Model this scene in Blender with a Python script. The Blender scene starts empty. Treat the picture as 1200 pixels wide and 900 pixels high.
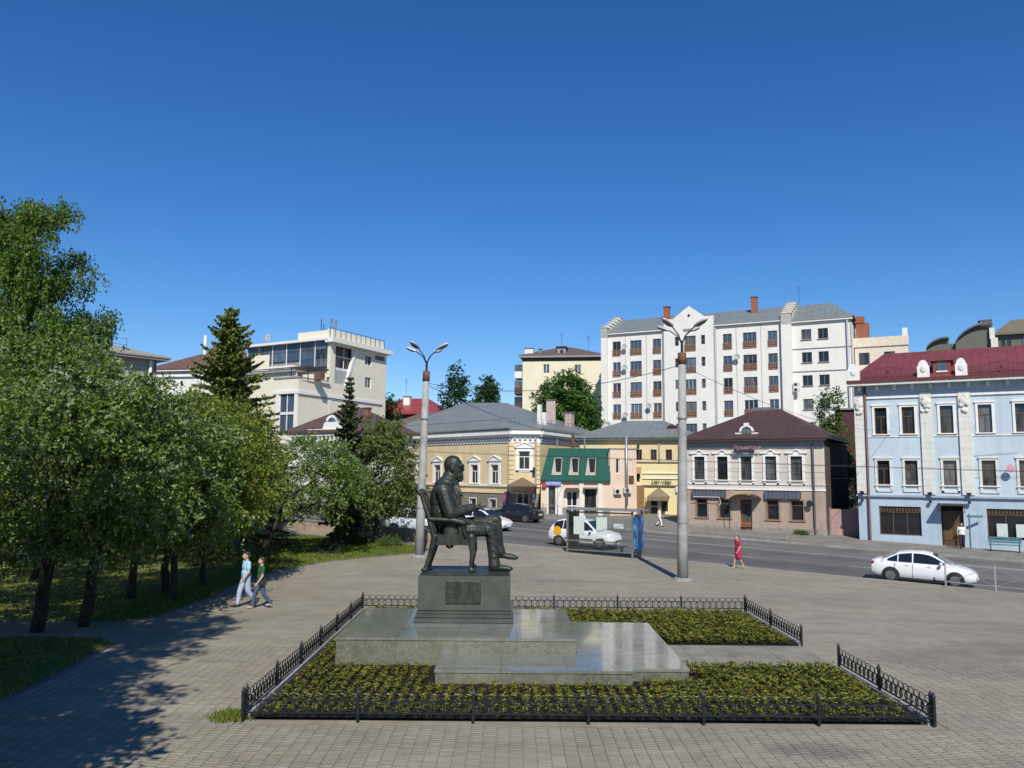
import bpy, bmesh, math, random
import numpy as np
from mathutils import Vector, Matrix, Quaternion
random.seed(7); RNG = np.random.default_rng(7)
S = bpy.context.scene
C = S.collection
R = math.radians
PI = math.pi

# ---------------------------------------------------------------- camera, sky, sun, exposure
cam = bpy.data.objects.new('camera', bpy.data.cameras.new('camera')); C.objects.link(cam)
cam.data.sensor_width = 36; cam.data.lens = 28.5
cam.data.clip_start = .1; cam.data.clip_end = 6000
cam.matrix_world = Matrix.Translation((0, 0, 4.4)) @ Matrix.Rotation(PI/2 + math.atan(105/950), 4, 'X') @ Matrix.Rotation(.008, 4, 'Z')
S.camera = cam
SUN_EL = R(44); SUN_DIR = Vector((.085, -1, 0)).normalized()
W = bpy.data.worlds.new('World'); S.world = W; W.use_nodes = True
nt = W.node_tree; bg = nt.nodes['Background']
sky = nt.nodes.new('ShaderNodeTexSky'); sky.sky_type = 'NISHITA'; sky.sun_disc = False
sky.sun_elevation = SUN_EL; sky.sun_rotation = math.atan2(SUN_DIR.x, SUN_DIR.y)
sky.altitude = 100; sky.air_density = 1.0; sky.dust_density = .0; sky.ozone_density = 6.0
hs = nt.nodes.new('ShaderNodeHueSaturation'); hs.inputs['Saturation'].default_value = 1.24; hs.inputs['Hue'].default_value = .507
nt.links.new(sky.outputs[0], hs.inputs['Color']); nt.links.new(hs.outputs[0], bg.inputs[0]); bg.inputs[1].default_value = .09
sun = bpy.data.objects.new('sun', bpy.data.lights.new('sun', 'SUN')); C.objects.link(sun)
sun.data.energy = 4.0; sun.data.angle = R(.5); sun.data.color = (1, .95, .86)
sd = Vector((SUN_DIR.x*math.cos(SUN_EL), SUN_DIR.y*math.cos(SUN_EL), math.sin(SUN_EL)))
sun.rotation_euler = (-sd).to_track_quat('-Z', 'Y').to_euler(); sun.location = sd*80
vs = S.view_settings; vs.view_transform = 'Standard'; vs.look = 'None'; vs.gamma = 1; vs.exposure = .4; vs.use_curve_mapping = False

# ---------------------------------------------------------------- materials
def link(nt, a, b): nt.links.new(a, b)
def nodes(name):
    m = bpy.data.materials.new(name); m.use_nodes = True
    nt = m.node_tree; return m, nt, nt.nodes['Principled BSDF']
def pos(nt, scale=(1, 1, 1)):
    g = nt.nodes.new('ShaderNodeNewGeometry'); mp = nt.nodes.new('ShaderNodeMapping'); mp.inputs['Scale'].default_value = scale
    link(nt, g.outputs['Position'], mp.inputs[0]); return mp.outputs[0]
def noise(nt, vec, scale, detail=5, rough=.6):
    n = nt.nodes.new('ShaderNodeTexNoise'); n.inputs['Scale'].default_value = scale; n.inputs['Detail'].default_value = detail; n.inputs['Roughness'].default_value = rough
    link(nt, vec, n.inputs['Vector']); return n.outputs[0]
def ramp(nt, fac, stops):
    r = nt.nodes.new('ShaderNodeValToRGB'); e = r.color_ramp.elements
    while len(e) < len(stops): e.new(.5)
    for k, (p, c) in enumerate(stops): e[k].position = p; e[k].color = (*c, 1) if len(c) == 3 else c
    link(nt, fac, r.inputs[0]); return r.outputs[0]
def mixc(nt, fac, a, b, mode='MIX'):
    m = nt.nodes.new('ShaderNodeMix'); m.data_type = 'RGBA'; m.blend_type = mode
    for sock, v in ((m.inputs[0], fac), (m.inputs[6], a), (m.inputs[7], b)):
        if isinstance(v, (int, float)): sock.default_value = v
        elif isinstance(v, tuple): sock.default_value = (*v, 1)
        else: link(nt, v, sock)
    return m.outputs[2]
def math_(nt, op, a, b=None):
    m = nt.nodes.new('ShaderNodeMath'); m.operation = op
    for sock, v in ((m.inputs[0], a), (m.inputs[1], b)):
        if v is None: continue
        if isinstance(v, (int, float)): sock.default_value = v
        else: link(nt, v, sock)
    return m.outputs[0]
def bump(nt, b, h, strength=.3, dist=.02):
    n = nt.nodes.new('ShaderNodeBump'); n.inputs['Strength'].default_value = strength; n.inputs['Distance'].default_value = dist
    link(nt, h, n.inputs['Height']); link(nt, n.outputs[0], b.inputs['Normal'])
MC = {}
def plain(name, col, rough=.6, metal=0., var=.12, scale=3., spec=.5, bumpy=0., streak=0.):
    if name in MC: return MC[name]
    m, nt, b = nodes(name); v = pos(nt)
    d = tuple(max(0, c*(1-var*1.6)) for c in col); l = tuple(min(1, c*(1+var*.6)) for c in col)
    n1 = noise(nt, v, scale); colr = ramp(nt, n1, [(.3, d), (.7, l)])
    if streak:
        n2 = noise(nt, pos(nt, (1.2, 1.2, .12)), 1.6, 6, .7)
        f = ramp(nt, n2, [(.5, (0, 0, 0)), (.75, (streak,)*3)])
        colr = mixc(nt, f, colr, tuple(c*.5 for c in col))
        n3 = noise(nt, pos(nt), .35, 4, .6)
        colr = mixc(nt, ramp(nt, n3, [(.35, (0, 0, 0)), (.7, (streak*.7,)*3)]), colr, tuple(c*.75 for c in col))
    link(nt, colr, b.inputs['Base Color']); b.inputs['Roughness'].default_value = rough; b.inputs['Metallic'].default_value = metal
    b.inputs['Specular IOR Level'].default_value = spec
    if bumpy: bump(nt, b, noise(nt, v, 40, 4), bumpy, .01)
    MC[name] = m; return m
def glass_dark(name, tint=(.015, .018, .022), alt=(.13, .135, .14), rough=.06):
    m, nt, b = nodes(name); oi = nt.nodes.new('ShaderNodeObjectInfo')
    n = noise(nt, pos(nt, (1, 1, .3)), 1.7, 3)
    f = math_(nt, 'MULTIPLY', oi.outputs['Random'], n)
    c = ramp(nt, f, [(.2, tint), (.5, alt)])
    link(nt, c, b.inputs['Base Color']); b.inputs['Roughness'].default_value = rough; b.inputs['Specular IOR Level'].default_value = .5
    return m
def clear_glass(name, tint=(.95, .98, .97), alpha=.008):
    m, nt, b = nodes(name); out = nt.nodes['Material Output']
    tr = nt.nodes.new('ShaderNodeBsdfTransparent'); tr.inputs[0].default_value = (*tint, 1)
    gl = nt.nodes.new('ShaderNodeBsdfGlossy'); gl.inputs['Roughness'].default_value = .03
    fr = nt.nodes.new('ShaderNodeFresnel'); mx = nt.nodes.new('ShaderNodeMixShader')
    link(nt, fr.outputs[0], mx.inputs[0]); link(nt, tr.outputs[0], mx.inputs[1]); link(nt, gl.outputs[0], mx.inputs[2])
    df = nt.nodes.new('ShaderNodeBsdfDiffuse'); df.inputs[0].default_value = (.6, .66, .64, 1)
    m2 = nt.nodes.new('ShaderNodeMixShader'); m2.inputs[0].default_value = alpha
    link(nt, mx.outputs[0], m2.inputs[1]); link(nt, df.outputs[0], m2.inputs[2]); link(nt, m2.outputs[0], out.inputs[0])
    return m
def leafmat(name, stops, trans=.35, rough=.55, bloom=None):
    m, nt, b = nodes(name); g = nt.nodes.new('ShaderNodeNewGeometry')
    c = ramp(nt, g.outputs['Random Per Island'], stops)
    if bloom: c = mixc(nt, math_(nt, 'MULTIPLY', ramp(nt, noise(nt, pos(nt), 1.1, 4, .6), [(.47, (0,)*3), (.62, (1,)*3)]), ramp(nt, g.outputs['Random Per Island'], [(.5, (0,)*3), (.62, (1,)*3)])), c, bloom)
    n = noise(nt, pos(nt), .9, 3); c = mixc(nt, ramp(nt, n, [(.35, (.35,)*3), (.65, (0,)*3)]), c, tuple(x*.6 for x in stops[0][1]))
    link(nt, c, b.inputs['Base Color']); b.inputs['Roughness'].default_value = rough; b.inputs['Specular IOR Level'].default_value = .3
    t = nt.nodes.new('ShaderNodeBsdfTranslucent'); link(nt, c, t.inputs[0])
    mx = nt.nodes.new('ShaderNodeMixShader'); mx.inputs[0].default_value = trans
    link(nt, b.outputs[0], mx.inputs[1]); link(nt, t.outputs[0], mx.inputs[2]); link(nt, mx.outputs[0], nt.nodes['Material Output'].inputs[0])
    return m
PW, PD = .22, .11          # paver size along x and y
def paver_mat():
    m, nt, b = nodes('paving'); g = nt.nodes.new('ShaderNodeNewGeometry'); sp = nt.nodes.new('ShaderNodeSeparateXYZ'); link(nt, g.outputs['Position'], sp.inputs[0])
    cx = math_(nt, 'DIVIDE', sp.outputs[0], PW); ix = math_(nt, 'FLOOR', cx); fx = math_(nt, 'FRACT', cx)
    par = math_(nt, 'MULTIPLY', math_(nt, 'MODULO', math_(nt, 'ABSOLUTE', ix), 2), .5)
    cy = math_(nt, 'ADD', math_(nt, 'DIVIDE', sp.outputs[1], PD), par); iy = math_(nt, 'FLOOR', cy); fy = math_(nt, 'FRACT', cy)
    ex = math_(nt, 'MULTIPLY', math_(nt, 'MINIMUM', fx, math_(nt, 'SUBTRACT', 1, fx)), PW)
    ey = math_(nt, 'MULTIPLY', math_(nt, 'MINIMUM', fy, math_(nt, 'SUBTRACT', 1, fy)), PD)
    jx = math_(nt, 'LESS_THAN', ex, .007); jy = math_(nt, 'MULTIPLY', math_(nt, 'LESS_THAN', ey, .004), .4)
    joint = math_(nt, 'MAXIMUM', jx, jy)
    cmb = nt.nodes.new('ShaderNodeCombineXYZ'); link(nt, ix, cmb.inputs[0]); link(nt, iy, cmb.inputs[1])
    wn = nt.nodes.new('ShaderNodeTexWhiteNoise'); wn.noise_dimensions = '2D'; link(nt, cmb.outputs[0], wn.inputs['Vector'])
    base = ramp(nt, wn.outputs['Value'], [(0, (.278, .25, .192)), (.5, (.306, .276, .213)), (1, (.328, .297, .23))])
    v = pos(nt)
    big = ramp(nt, noise(nt, v, .16, 5, .62), [(.38, (.84, .83, .82)), (.62, (1, 1, 1))])
    mid = ramp(nt, noise(nt, v, 1.1, 5, .65), [(.3, (.82, .81, .8)), (.6, (1.0, 1.0, 1.0))])
    fine = ramp(nt, noise(nt, v, 18, 3), [(.3, (.86,)*3), (.7, (1.06,)*3)])
    c = mixc(nt, 1., base, big, 'MULTIPLY'); c = mixc(nt, 1., c, mid, 'MULTIPLY'); c = mixc(nt, 1., c, fine, 'MULTIPLY')
    # damp stains with shapes of their own
    for (sx, sy, rx, ry, k) in ((4.9, 13.55, 1.0, .45, .5), (10.6, 20.0, 2.4, 1.9, .35), (11.6, 16.4, 1.4, .8, .3), (8.3, 15.2, .9, .6, .25), (-6.6, 19.4, .8, .2, .3), (.4, 34, 5, .5, .25), (13.5, 22, 2.5, 1.2, .25)):
        dx = math_(nt, 'DIVIDE', math_(nt, 'SUBTRACT', sp.outputs[0], sx), rx); dy = math_(nt, 'DIVIDE', math_(nt, 'SUBTRACT', sp.outputs[1], sy), ry)
        dd = math_(nt, 'ADD', math_(nt, 'MULTIPLY', dx, dx), math_(nt, 'MULTIPLY', dy, dy))
        dd = math_(nt, 'ADD', dd, math_(nt, 'MULTIPLY', noise(nt, v, 1.6, 5, .7), 2.2))
        f = ramp(nt, math_(nt, 'DIVIDE', dd, 3), [(.42, (k,)*3), (.75, (0,)*3)])
        c = mixc(nt, f, c, (.07, .066, .06))
    spots = ramp(nt, noise(nt, v, 5.5, 2, .5), [(.68, (0,)*3), (.74, (.4,)*3)]); c = mixc(nt, spots, c, (.09, .085, .075))
    trk = ramp(nt, noise(nt, pos(nt, (.12, .9, 1)), 1.0, 6, .7), [(.45, (0,)*3), (.7, (.4,)*3)]); c = mixc(nt, trk, c, (.15, .14, .115))
    pale = ramp(nt, noise(nt, pos(nt, (.5, .8, 1)), .45, 5, .7), [(.52, (0,)*3), (.68, (.35,)*3)]); c = mixc(nt, pale, c, (.33, .31, .26))
    c = mixc(nt, math_(nt, 'MULTIPLY', joint, .2), c, (.07, .066, .055))
    link(nt, c, b.inputs['Base Color']); b.inputs['Roughness'].default_value = .8; b.inputs['Specular IOR Level'].default_value = .35
    return m
def asphalt_mat():
    m, nt, b = nodes('asphalt'); v = pos(nt)
    mp = nt.nodes.new('ShaderNodeMapping'); mp.inputs['Rotation'].default_value = (0, 0, R(30.7)); g = nt.nodes.new('ShaderNodeNewGeometry'); link(nt, g.outputs['Position'], mp.inputs[0])
    m2 = nt.nodes.new('ShaderNodeMapping'); m2.inputs['Scale'].default_value = (.06, 1.3, 1); link(nt, mp.outputs[0], m2.inputs[0])
    c = ramp(nt, noise(nt, m2.outputs[0], 1., 6, .65), [(.3, (.1, .095, .087)), (.7, (.15, .143, .13))])
    c = mixc(nt, 1., c, ramp(nt, noise(nt, v, .4, 4), [(.35, (.8,)*3), (.65, (1.08,)*3)]), 'MULTIPLY')
    c = mixc(nt, 1., c, ramp(nt, noise(nt, v, 60, 2), [(.3, (.75,)*3), (.7, (1.2,)*3)]), 'MULTIPLY')
    pt = nt.nodes.new('ShaderNodeTexVoronoi'); pt.feature = 'F1'; pt.inputs['Scale'].default_value = .22; link(nt, m2.outputs[0], pt.inputs['Vector']); c = mixc(nt, .5, c, mixc(nt, 1., c, ramp(nt, pt.outputs['Color'], [(.2, (.62,)*3), (.8, (1.25,)*3)]), 'MULTIPLY'))
    ck = nt.nodes.new('ShaderNodeTexVoronoi'); ck.feature = 'DISTANCE_TO_EDGE'; ck.inputs['Scale'].default_value = .55; link(nt, v, ck.inputs['Vector']); c = mixc(nt, ramp(nt, ck.outputs['Distance'], [(.0, (.6,)*3), (.02, (0,)*3)]), c, (.04, .038, .035))
    link(nt, c, b.inputs['Base Color']); b.inputs['Roughness'].default_value = .75; return m
def granite_mat(name, c0, c1, rough=.07, vein=.35):
    m, nt, b = nodes(name); v = pos(nt); oi = nt.nodes.new('ShaderNodeObjectInfo')
    c = ramp(nt, noise(nt, v, 1.3, 6, .7), [(.3, c0), (.7, c1)])
    sp = ramp(nt, noise(nt, v, 90, 3, .6), [(.35, (.6,)*3), (.65, (1.25,)*3)]); c = mixc(nt, 1., c, sp, 'MULTIPLY')
    c = mixc(nt, 1., c, ramp(nt, oi.outputs['Random'], [(0, (.84,)*3), (1, (1.1,)*3)]), 'MULTIPLY')
    vn = ramp(nt, noise(nt, pos(nt, (1, 2.4, 1.3)), 1.9, 9, .75), [(.47, (0,)*3), (.5, (vein,)*3), (.53, (0,)*3)]); c = mixc(nt, vn, c, (.32, .32, .29))
    link(nt, c, b.inputs['Base Color']); b.inputs['Specular IOR Level'].default_value = .6
    rr = ramp(nt, noise(nt, v, 2.2, 5), [(.3, (rough*.6,)*3), (.75, (rough*1.9,)*3)]); link(nt, rr, b.inputs['Roughness']); return m
def bronze_mat():
    m, nt, b = nodes('bronze_patina'); v = pos(nt)
    n1 = noise(nt, pos(nt, (1, 1, .45)), 4.5, 7, .68); c = ramp(nt, n1, [(.3, (.014, .017, .014)), (.52, (.037, .043, .034)), (.75, (.08, .09, .07))])
    p = ramp(nt, noise(nt, v, 11, 6, .7), [(.55, (0,)*3), (.8, (.5,)*3)]); c = mixc(nt, p, c, (.05, .045, .033))
    link(nt, c, b.inputs['Base Color']); b.inputs['Metallic'].default_value = .35; b.inputs['Roughness'].default_value = .46
    bump(nt, b, noise(nt, v, 14, 5, .65), .45, .03); return m
def grass_mat(name, c0, c1):
    m, nt, b = nodes(name); v = pos(nt)
    c = ramp(nt, noise(nt, v, .7, 6, .7), [(.3, c0), (.7, c1)]); c = mixc(nt, 1., c, ramp(nt, noise(nt, v, 30, 3), [(.3, (.6,)*3), (.7, (1.2,)*3)]), 'MULTIPLY')
    link(nt, c, b.inputs['Base Color']); b.inputs['Roughness'].default_value = .85; bump(nt, b, noise(nt, v, 25, 4), .6, .05); return m
def roofmat(name, col, axis=(1, 0, 0), rough=.45, step=.55, ang=0., var=.16):
    m, nt, b = nodes(name); g = nt.nodes.new('ShaderNodeNewGeometry'); mp = nt.nodes.new('ShaderNodeMapping'); mp.inputs['Rotation'].default_value = (0, 0, ang); link(nt, g.outputs['Position'], mp.inputs[0])
    sp = nt.nodes.new('ShaderNodeSeparateXYZ'); link(nt, mp.outputs[0], sp.inputs[0])
    fx = math_(nt, 'FRACT', math_(nt, 'DIVIDE', sp.outputs[0], step)); sea = math_(nt, 'LESS_THAN', fx, .09)
    n1 = noise(nt, pos(nt, (1, 1, .5)), .9, 6, .7); c = ramp(nt, n1, [(.3, tuple(x*(1-var) for x in col)), (.7, tuple(min(1, x*(1+var)) for x in col))])
    c = mixc(nt, math_(nt, 'MULTIPLY', sea, .35), c, tuple(x*.5 for x in col))
    link(nt, c, b.inputs['Base Color']); b.inputs['Roughness'].default_value = rough; b.inputs['Metallic'].default_value = .15
    bump(nt, b, sea, .5, .03); return m
def rust_stone(name, c0, c1):
    m, nt, b = nodes(name); tc = nt.nodes.new('ShaderNodeTexCoord'); br = nt.nodes.new('ShaderNodeTexBrick')
    mp = nt.nodes.new('ShaderNodeMapping'); mp.inputs['Rotation'].default_value = (PI/2, 0, 0); link(nt, tc.outputs['Object'], mp.inputs[0]); link(nt, mp.outputs[0], br.inputs['Vector'])
    br.inputs['Scale'].default_value = 1; br.inputs['Brick Width'].default_value = .7; br.inputs['Row Height'].default_value = .3; br.inputs['Mortar Size'].default_value = .02
    br.inputs['Color1'].default_value = (*c0, 1); br.inputs['Color2'].default_value = (*c1, 1); br.inputs['Mortar'].default_value = (*[x*.45 for x in c0], 1)
    c = mixc(nt, 1., br.outputs[0], ramp(nt, noise(nt, pos(nt), 5, 5), [(.3, (.7,)*3), (.7, (1.15,)*3)]), 'MULTIPLY')
    link(nt, c, b.inputs['Base Color']); b.inputs['Roughness'].default_value = .85; bump(nt, b, br.outputs['Fac'], -.5, .03); return m

M_PAVE = paver_mat(); M_ASPH = asphalt_mat(); M_BRONZE = bronze_mat()
M_GRAN = granite_mat('granite_polished', (.15, .155, .132), (.215, .22, .188)); M_GRAN2 = granite_mat('granite_side', (.12, .122, .088), (.175, .178, .13), .16)
M_PED = granite_mat('granite_pedestal', (.05, .058, .047), (.075, .086, .068), .3, .06)
M_IRON = plain('black_iron', (.012, .014, .02), .4, .1, .3)
M_SOIL = plain('soil', (.022, .016, .013), .95, 0, .5, 9, .2, .8)
M_GRASS = grass_mat('lawn_grass', (.085, .1, .016), (.2, .2, .035)); M_GRASSB = leafmat('grass_blades', [(0, (.06, .11, .015)), (.6, (.15, .2, .025)), (1, (.28, .29, .05))], .25)
M_KERB = plain('kerb_concrete', (.27, .26, .24), .85, 0, .2, 2)
M_CONC = plain('concrete_pole', (.36, .36, .34), .8, 0, .22, 2.2, .4, .15, .35)
M_RUST = plain('rusty_band', (.2, .09, .045), .8, .2, .4, 6)
M_GALV = plain('galvanised_steel', (.4, .42, .43), .4, .6, .15, 4)
M_WHITE = plain('white_trim', (.78, .77, .73), .7, 0, .06, 3, .4, 0, .25)
M_PLAST = plain('white_plastic', (.8, .8, .8), .35, 0, .03)
M_BARK = plain('dark_bark', (.06, .048, .038), .95, 0, .45, 9, .2, .9)
M_BIRCHB = plain('birch_bark', (.5, .48, .43), .85, 0, .5, 5, .3, .4)
M_GLASS = glass_dark('window_glass'); M_GLASSB = glass_dark('blue_glass', (.05, .075, .11), (.12, .17, .23), .08)
M_TYRE = plain('tyre_rubber', (.015, .015, .016), .85, 0, .2); M_RIM = plain('alloy_rim', (.28, .28, .29), .35, .7, .2)
M_CARGLASS = plain('car_glass', (.012, .016, .02), .05, 0, .1, 3, .6)
M_LAMPG = plain('headlight_lens', (.55, .6, .62), .1, .2, .1); M_TAIL = plain('tail_lens', (.25, .01, .012), .2, 0, .1)
M_BLACKP = plain('black_plastic', (.02, .02, .022), .5, 0, .15)
M_CLEAR = clear_glass('clear_glass')

# ---------------------------------------------------------------- mesh helpers
class MB:
    def __init__(s): s.v = []; s.f = []; s.m = []
    def add(s, vs, fs, mi=0):
        o = len(s.v); s.v += [tuple(p) for p in vs]; s.f += [tuple(i+o for i in f) for f in fs]; s.m += [mi]*len(fs); return s
    def box(s, x0, x1, y0, y1, z0, z1, mi=0):
        return s.add([(x0, y0, z0), (x1, y0, z0), (x1, y1, z0), (x0, y1, z0), (x0, y0, z1), (x1, y0, z1), (x1, y1, z1), (x0, y1, z1)],
                     [(0, 3, 2, 1), (4, 5, 6, 7), (0, 1, 5, 4), (1, 2, 6, 5), (2, 3, 7, 6), (3, 0, 4, 7)], mi)
    def quad(s, a, b, c, d, mi=0): return s.add([a, b, c, d], [(0, 1, 2, 3)], mi)
    def prism(s, poly, y0, y1, mi=0):      # poly in (x,z), extruded along y
        n = len(poly); vs = [(x, y0, z) for x, z in poly] + [(x, y1, z) for x, z in poly]
        return s.add(vs, [tuple(range(n)), tuple(range(2*n-1, n-1, -1))] + [(i, i+n, (i+1) % n+n, (i+1) % n) for i in range(n)], mi)
    def slab(s, poly, z0, z1, mi=0):       # poly in (x,y), extruded along z
        n = len(poly); vs = [(x, y, z0) for x, y in poly] + [(x, y, z1) for x, y in poly]
        return s.add(vs, [tuple(range(n-1, -1, -1)), tuple(range(n, 2*n))] + [(i, (i+1) % n, (i+1) % n+n, i+n) for i in range(n)], mi)
    def tube(s, pts, r, n=8, mi=0, cap=True):
        pts = [Vector(p) for p in pts]; rs = r if isinstance(r, (list, tuple)) else [r]*len(pts)
        vs = []; t0 = None
        for i, p in enumerate(pts):
            t = (pts[min(i+1, len(pts)-1)] - pts[max(i-1, 0)]).normalized()
            a = t.orthogonal().normalized() if t0 is None else (a - t*a.dot(t)).normalized()
            t0 = t; b = t.cross(a)
            vs += [p + (a*math.cos(2*PI*k/n) + b*math.sin(2*PI*k/n))*rs[i] for k in range(n)]
        fs = [(i*n+k, i*n+(k+1) % n, (i+1)*n+(k+1) % n, (i+1)*n+k) for i in range(len(pts)-1) for k in range(n)]
        if cap: fs += [tuple(range(n-1, -1, -1)), tuple(range((len(pts)-1)*n, len(pts)*n))]
        return s.add(vs, fs, mi)
    def lathe(s, prof, n=16, c=(0, 0, 0), axis='z', mi=0):   # prof [(r,h)]
        vs = []
        for r, h in prof:
            for k in range(n):
                a = 2*PI*k/n; p = (r*math.cos(a), r*math.sin(a), h)
                if axis == 'y': p = (p[0], p[2], p[1])
                if axis == 'x': p = (p[2], p[0], p[1])
                vs.append((p[0]+c[0], p[1]+c[1], p[2]+c[2]))
        fs = [(i*n+k, i*n+(k+1) % n, (i+1)*n+(k+1) % n, (i+1)*n+k) for i in range(len(prof)-1) for k in range(n)]
        fs += [tuple(range(n-1, -1, -1)), tuple(range((len(prof)-1)*n, len(prof)*n))]
        return s.add(vs, fs, mi)
    def capsule(s, a, b, ra, rb, n=10):
        a = Vector(a); b = Vector(b); t = b-a; L = t.length
        t = t/L if L > 1e-6 else Vector((0, 0, 1)); u = t.orthogonal().normalized(); w = t.cross(u); vs = []
        rings = [(a, ra, q) for q in (-80, -45, 0)] + [(b, rb, q) for q in (0, 45, 80)]
        for c, r, q in rings:
            q = R(q); rr = r*math.cos(q); cc = c + t*(r*math.sin(q))
            vs += [cc + (u*math.cos(2*PI*k/n) + w*math.sin(2*PI*k/n))*rr for k in range(n)]
        fs = [(i*n+k, i*n+(k+1) % n, (i+1)*n+(k+1) % n, (i+1)*n+k) for i in range(5) for k in range(n)]
        fs += [tuple(range(n-1, -1, -1)), tuple(range(5*n, 6*n))]
        return s.add(vs, fs)
    def ell(s, c, r, rot=None, n=12, m=8):
        vs = []; c = Vector(c)
        for i in range(m+1):
            q = -PI/2*.96 + PI*.96*i/m
            for k in range(n):
                p = Vector((r[0]*math.cos(q)*math.cos(2*PI*k/n), r[1]*math.cos(q)*math.sin(2*PI*k/n), r[2]*math.sin(q)))
                if rot is not None: p = rot @ p
                vs.append(c+p)
        fs = [(i*n+k, i*n+(k+1) % n, (i+1)*n+(k+1) % n, (i+1)*n+k) for i in range(m) for k in range(n)]
        fs += [tuple(range(n-1, -1, -1)), tuple(range(m*n, m*n+n))]
        return s.add(vs, fs)
    def mesh(s, name, smooth=False):
        me = bpy.data.meshes.new(name); me.from_pydata(s.v, [], s.f); me.validate()
        if smooth: me.polygons.foreach_set('use_smooth', [True]*len(me.polygons))
        if any(s.m) and len(me.polygons) == len(s.m): me.polygons.foreach_set('material_index', s.m)
        me.update(); return me
    def build(s, name, mat, parent=None, loc=(0, 0, 0), rz=0., smooth=False):
        return ob(name, s.mesh(name, smooth), mat, parent, loc, rz)
def ob(name, me, mat=None, parent=None, loc=(0, 0, 0), rz=0.):
    if mat is not None and len(me.materials) == 0:
        for m in (mat if isinstance(mat, (list, tuple)) else [mat]): me.materials.append(m)
    o = bpy.data.objects.new(name, me); C.objects.link(o); o.parent = parent; o.location = loc; o.rotation_euler = (0, 0, rz); return o
def empty(name, loc, rz=0.):
    o = bpy.data.objects.new(name, None); C.objects.link(o); o.location = loc; o.rotation_euler = (0, 0, rz); o.empty_display_size = .2; return o
def tag(o, label=None, cat=None, group=None, kind=None):
    if label: o['label'] = label
    if cat: o['category'] = cat
    if group: o['group'] = group
    if kind: o['kind'] = kind
    return o
def thing(name, label, cat, loc, rz=0., group=None): return tag(empty(name, loc, rz), label, cat, group)
def copy_tree(o, parent=None):
    c = o.copy(); C.objects.link(c); c.parent = parent
    for ch in o.children: copy_tree(ch, c)
    return c
def fast_mesh(name, V, F):
    me = bpy.data.meshes.new(name); V = np.asarray(V, np.float32); F = np.asarray(F, np.int32); k = F.shape[1]
    me.vertices.add(len(V)); me.vertices.foreach_set('co', V.ravel())
    me.loops.add(F.size); me.loops.foreach_set('vertex_index', F.ravel())
    me.polygons.add(len(F)); me.polygons.foreach_set('loop_start', np.arange(0, F.size, k, dtype=np.int32))
    me.update(calc_edges=True); me.validate(); return me
def blob(name, mb, voxel, smooth=4, mat=None, parent=None, loc=(0, 0, 0), rz=0.):
    """closed overlapping shapes fused into one continuous skin"""
    o = ob(name, mb.mesh(name)); md = o.modifiers.new('r', 'REMESH'); md.mode = 'VOXEL'; md.voxel_size = voxel; md.use_smooth_shade = True
    if smooth:
        sm_ = o.modifiers.new('s', 'SMOOTH'); sm_.iterations = smooth; sm_.factor = .5
    bpy.context.view_layer.update(); dg = bpy.context.evaluated_depsgraph_get()
    me = bpy.data.meshes.new_from_object(o.evaluated_get(dg)); me.name = name
    bpy.data.objects.remove(o); me.polygons.foreach_set('use_smooth', [True]*len(me.polygons)); me.materials.clear()
    return ob(name, me, mat, parent, loc, rz)
def text(name, body, size, mat, parent, loc, rz, depth=.02, shear=0.):
    cu = bpy.data.curves.new(name, 'FONT'); cu.body = body; cu.size = size; cu.extrude = depth; cu.shear = shear; cu.resolution_u = 2
    o = bpy.data.objects.new(name, cu); C.objects.link(o); bpy.context.view_layer.update()
    me = bpy.data.meshes.new_from_object(o.evaluated_get(bpy.context.evaluated_depsgraph_get())); bpy.data.objects.remove(o)
    me.transform(Matrix.Rotation(PI/2, 4, 'X')); me.materials.clear()
    return ob(name, me, mat, parent, loc, rz)

# ---------------------------------------------------------------- the lie of the land
TN = 41.6                               # near kerb of the street, in street coordinates
def sm(x): x = max(0, min(1, x)); return x*x*(3-2*x)
def zr(s): return -.6 + .032*max(-60, min(75, s))
def tfar(s): return 58 + 6*sm((s-22)/18)
def st(x, y): return -.86*x+.51*y, .51*x+.86*y
def xy(s, t): return (-.86*s+.51*t, .51*s+.86*t)
def zplaza(x, y):
    s, t = st(x, y); return sm((t-20)/(TN-20))*(zr(s)+.13)
def ground(x, y):
    s, t = st(x, y)
    if t < TN: return zplaza(x, y)
    if t < tfar(s): return zr(s)
    return zr(s)+.13+.02*min(t-tfar(s), 12)
SA = -math.atan2(.51, .86)              # street direction to the right
def sheet(name, pts_fn, ns, nt_, zf, mat, kind='structure', smooth=True):
    V = []; F = []
    for i in range(ns+1):
        for j in range(nt_+1):
            x, y = pts_fn(i/ns, j/nt_); V.append((x, y, zf(x, y)))
    for i in range(ns):
        for j in range(nt_):
            a = i*(nt_+1)+j; F.append((a, a+1, a+nt_+2, a+nt_+1))
    me = bpy.data.meshes.new(name); me.from_pydata(V, [], F); me.update()
    if me.polygons[0].normal.z < 0: me.flip_normals()
    if smooth: me.polygons.foreach_set('use_smooth', [True]*len(me.polygons))
    o = ob(name, me, mat); tag(o, kind=kind) if kind else None; return o
def lerp(a, b, f): return a+(b-a)*f
hill = lambda x, y: (lambda s, t: (zr(s)-.35 + (7*sm((t-74)/30) if t > 74 else 0)) if t > 66 else min(zr(s), zplaza(x, y))-.5 if t > 20 else -.5)(*st(x, y))
def far_pt(a, b):
    ra = lambda f: math.copysign(abs(2*f-1)**2.2, f-.5)*2500
    return (ra(a), 40+ra(b))
sheet('ground', far_pt, 90, 90, hill, plain('bare_ground', (.09, .08, .06), .95, 0, .3, .5))
plaza = sheet('plaza_pavement', lambda a, b: xy(lerp(-45, 62, a), lerp(-35, TN-.18, b)), 107, 90, zplaza, M_PAVE)
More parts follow.
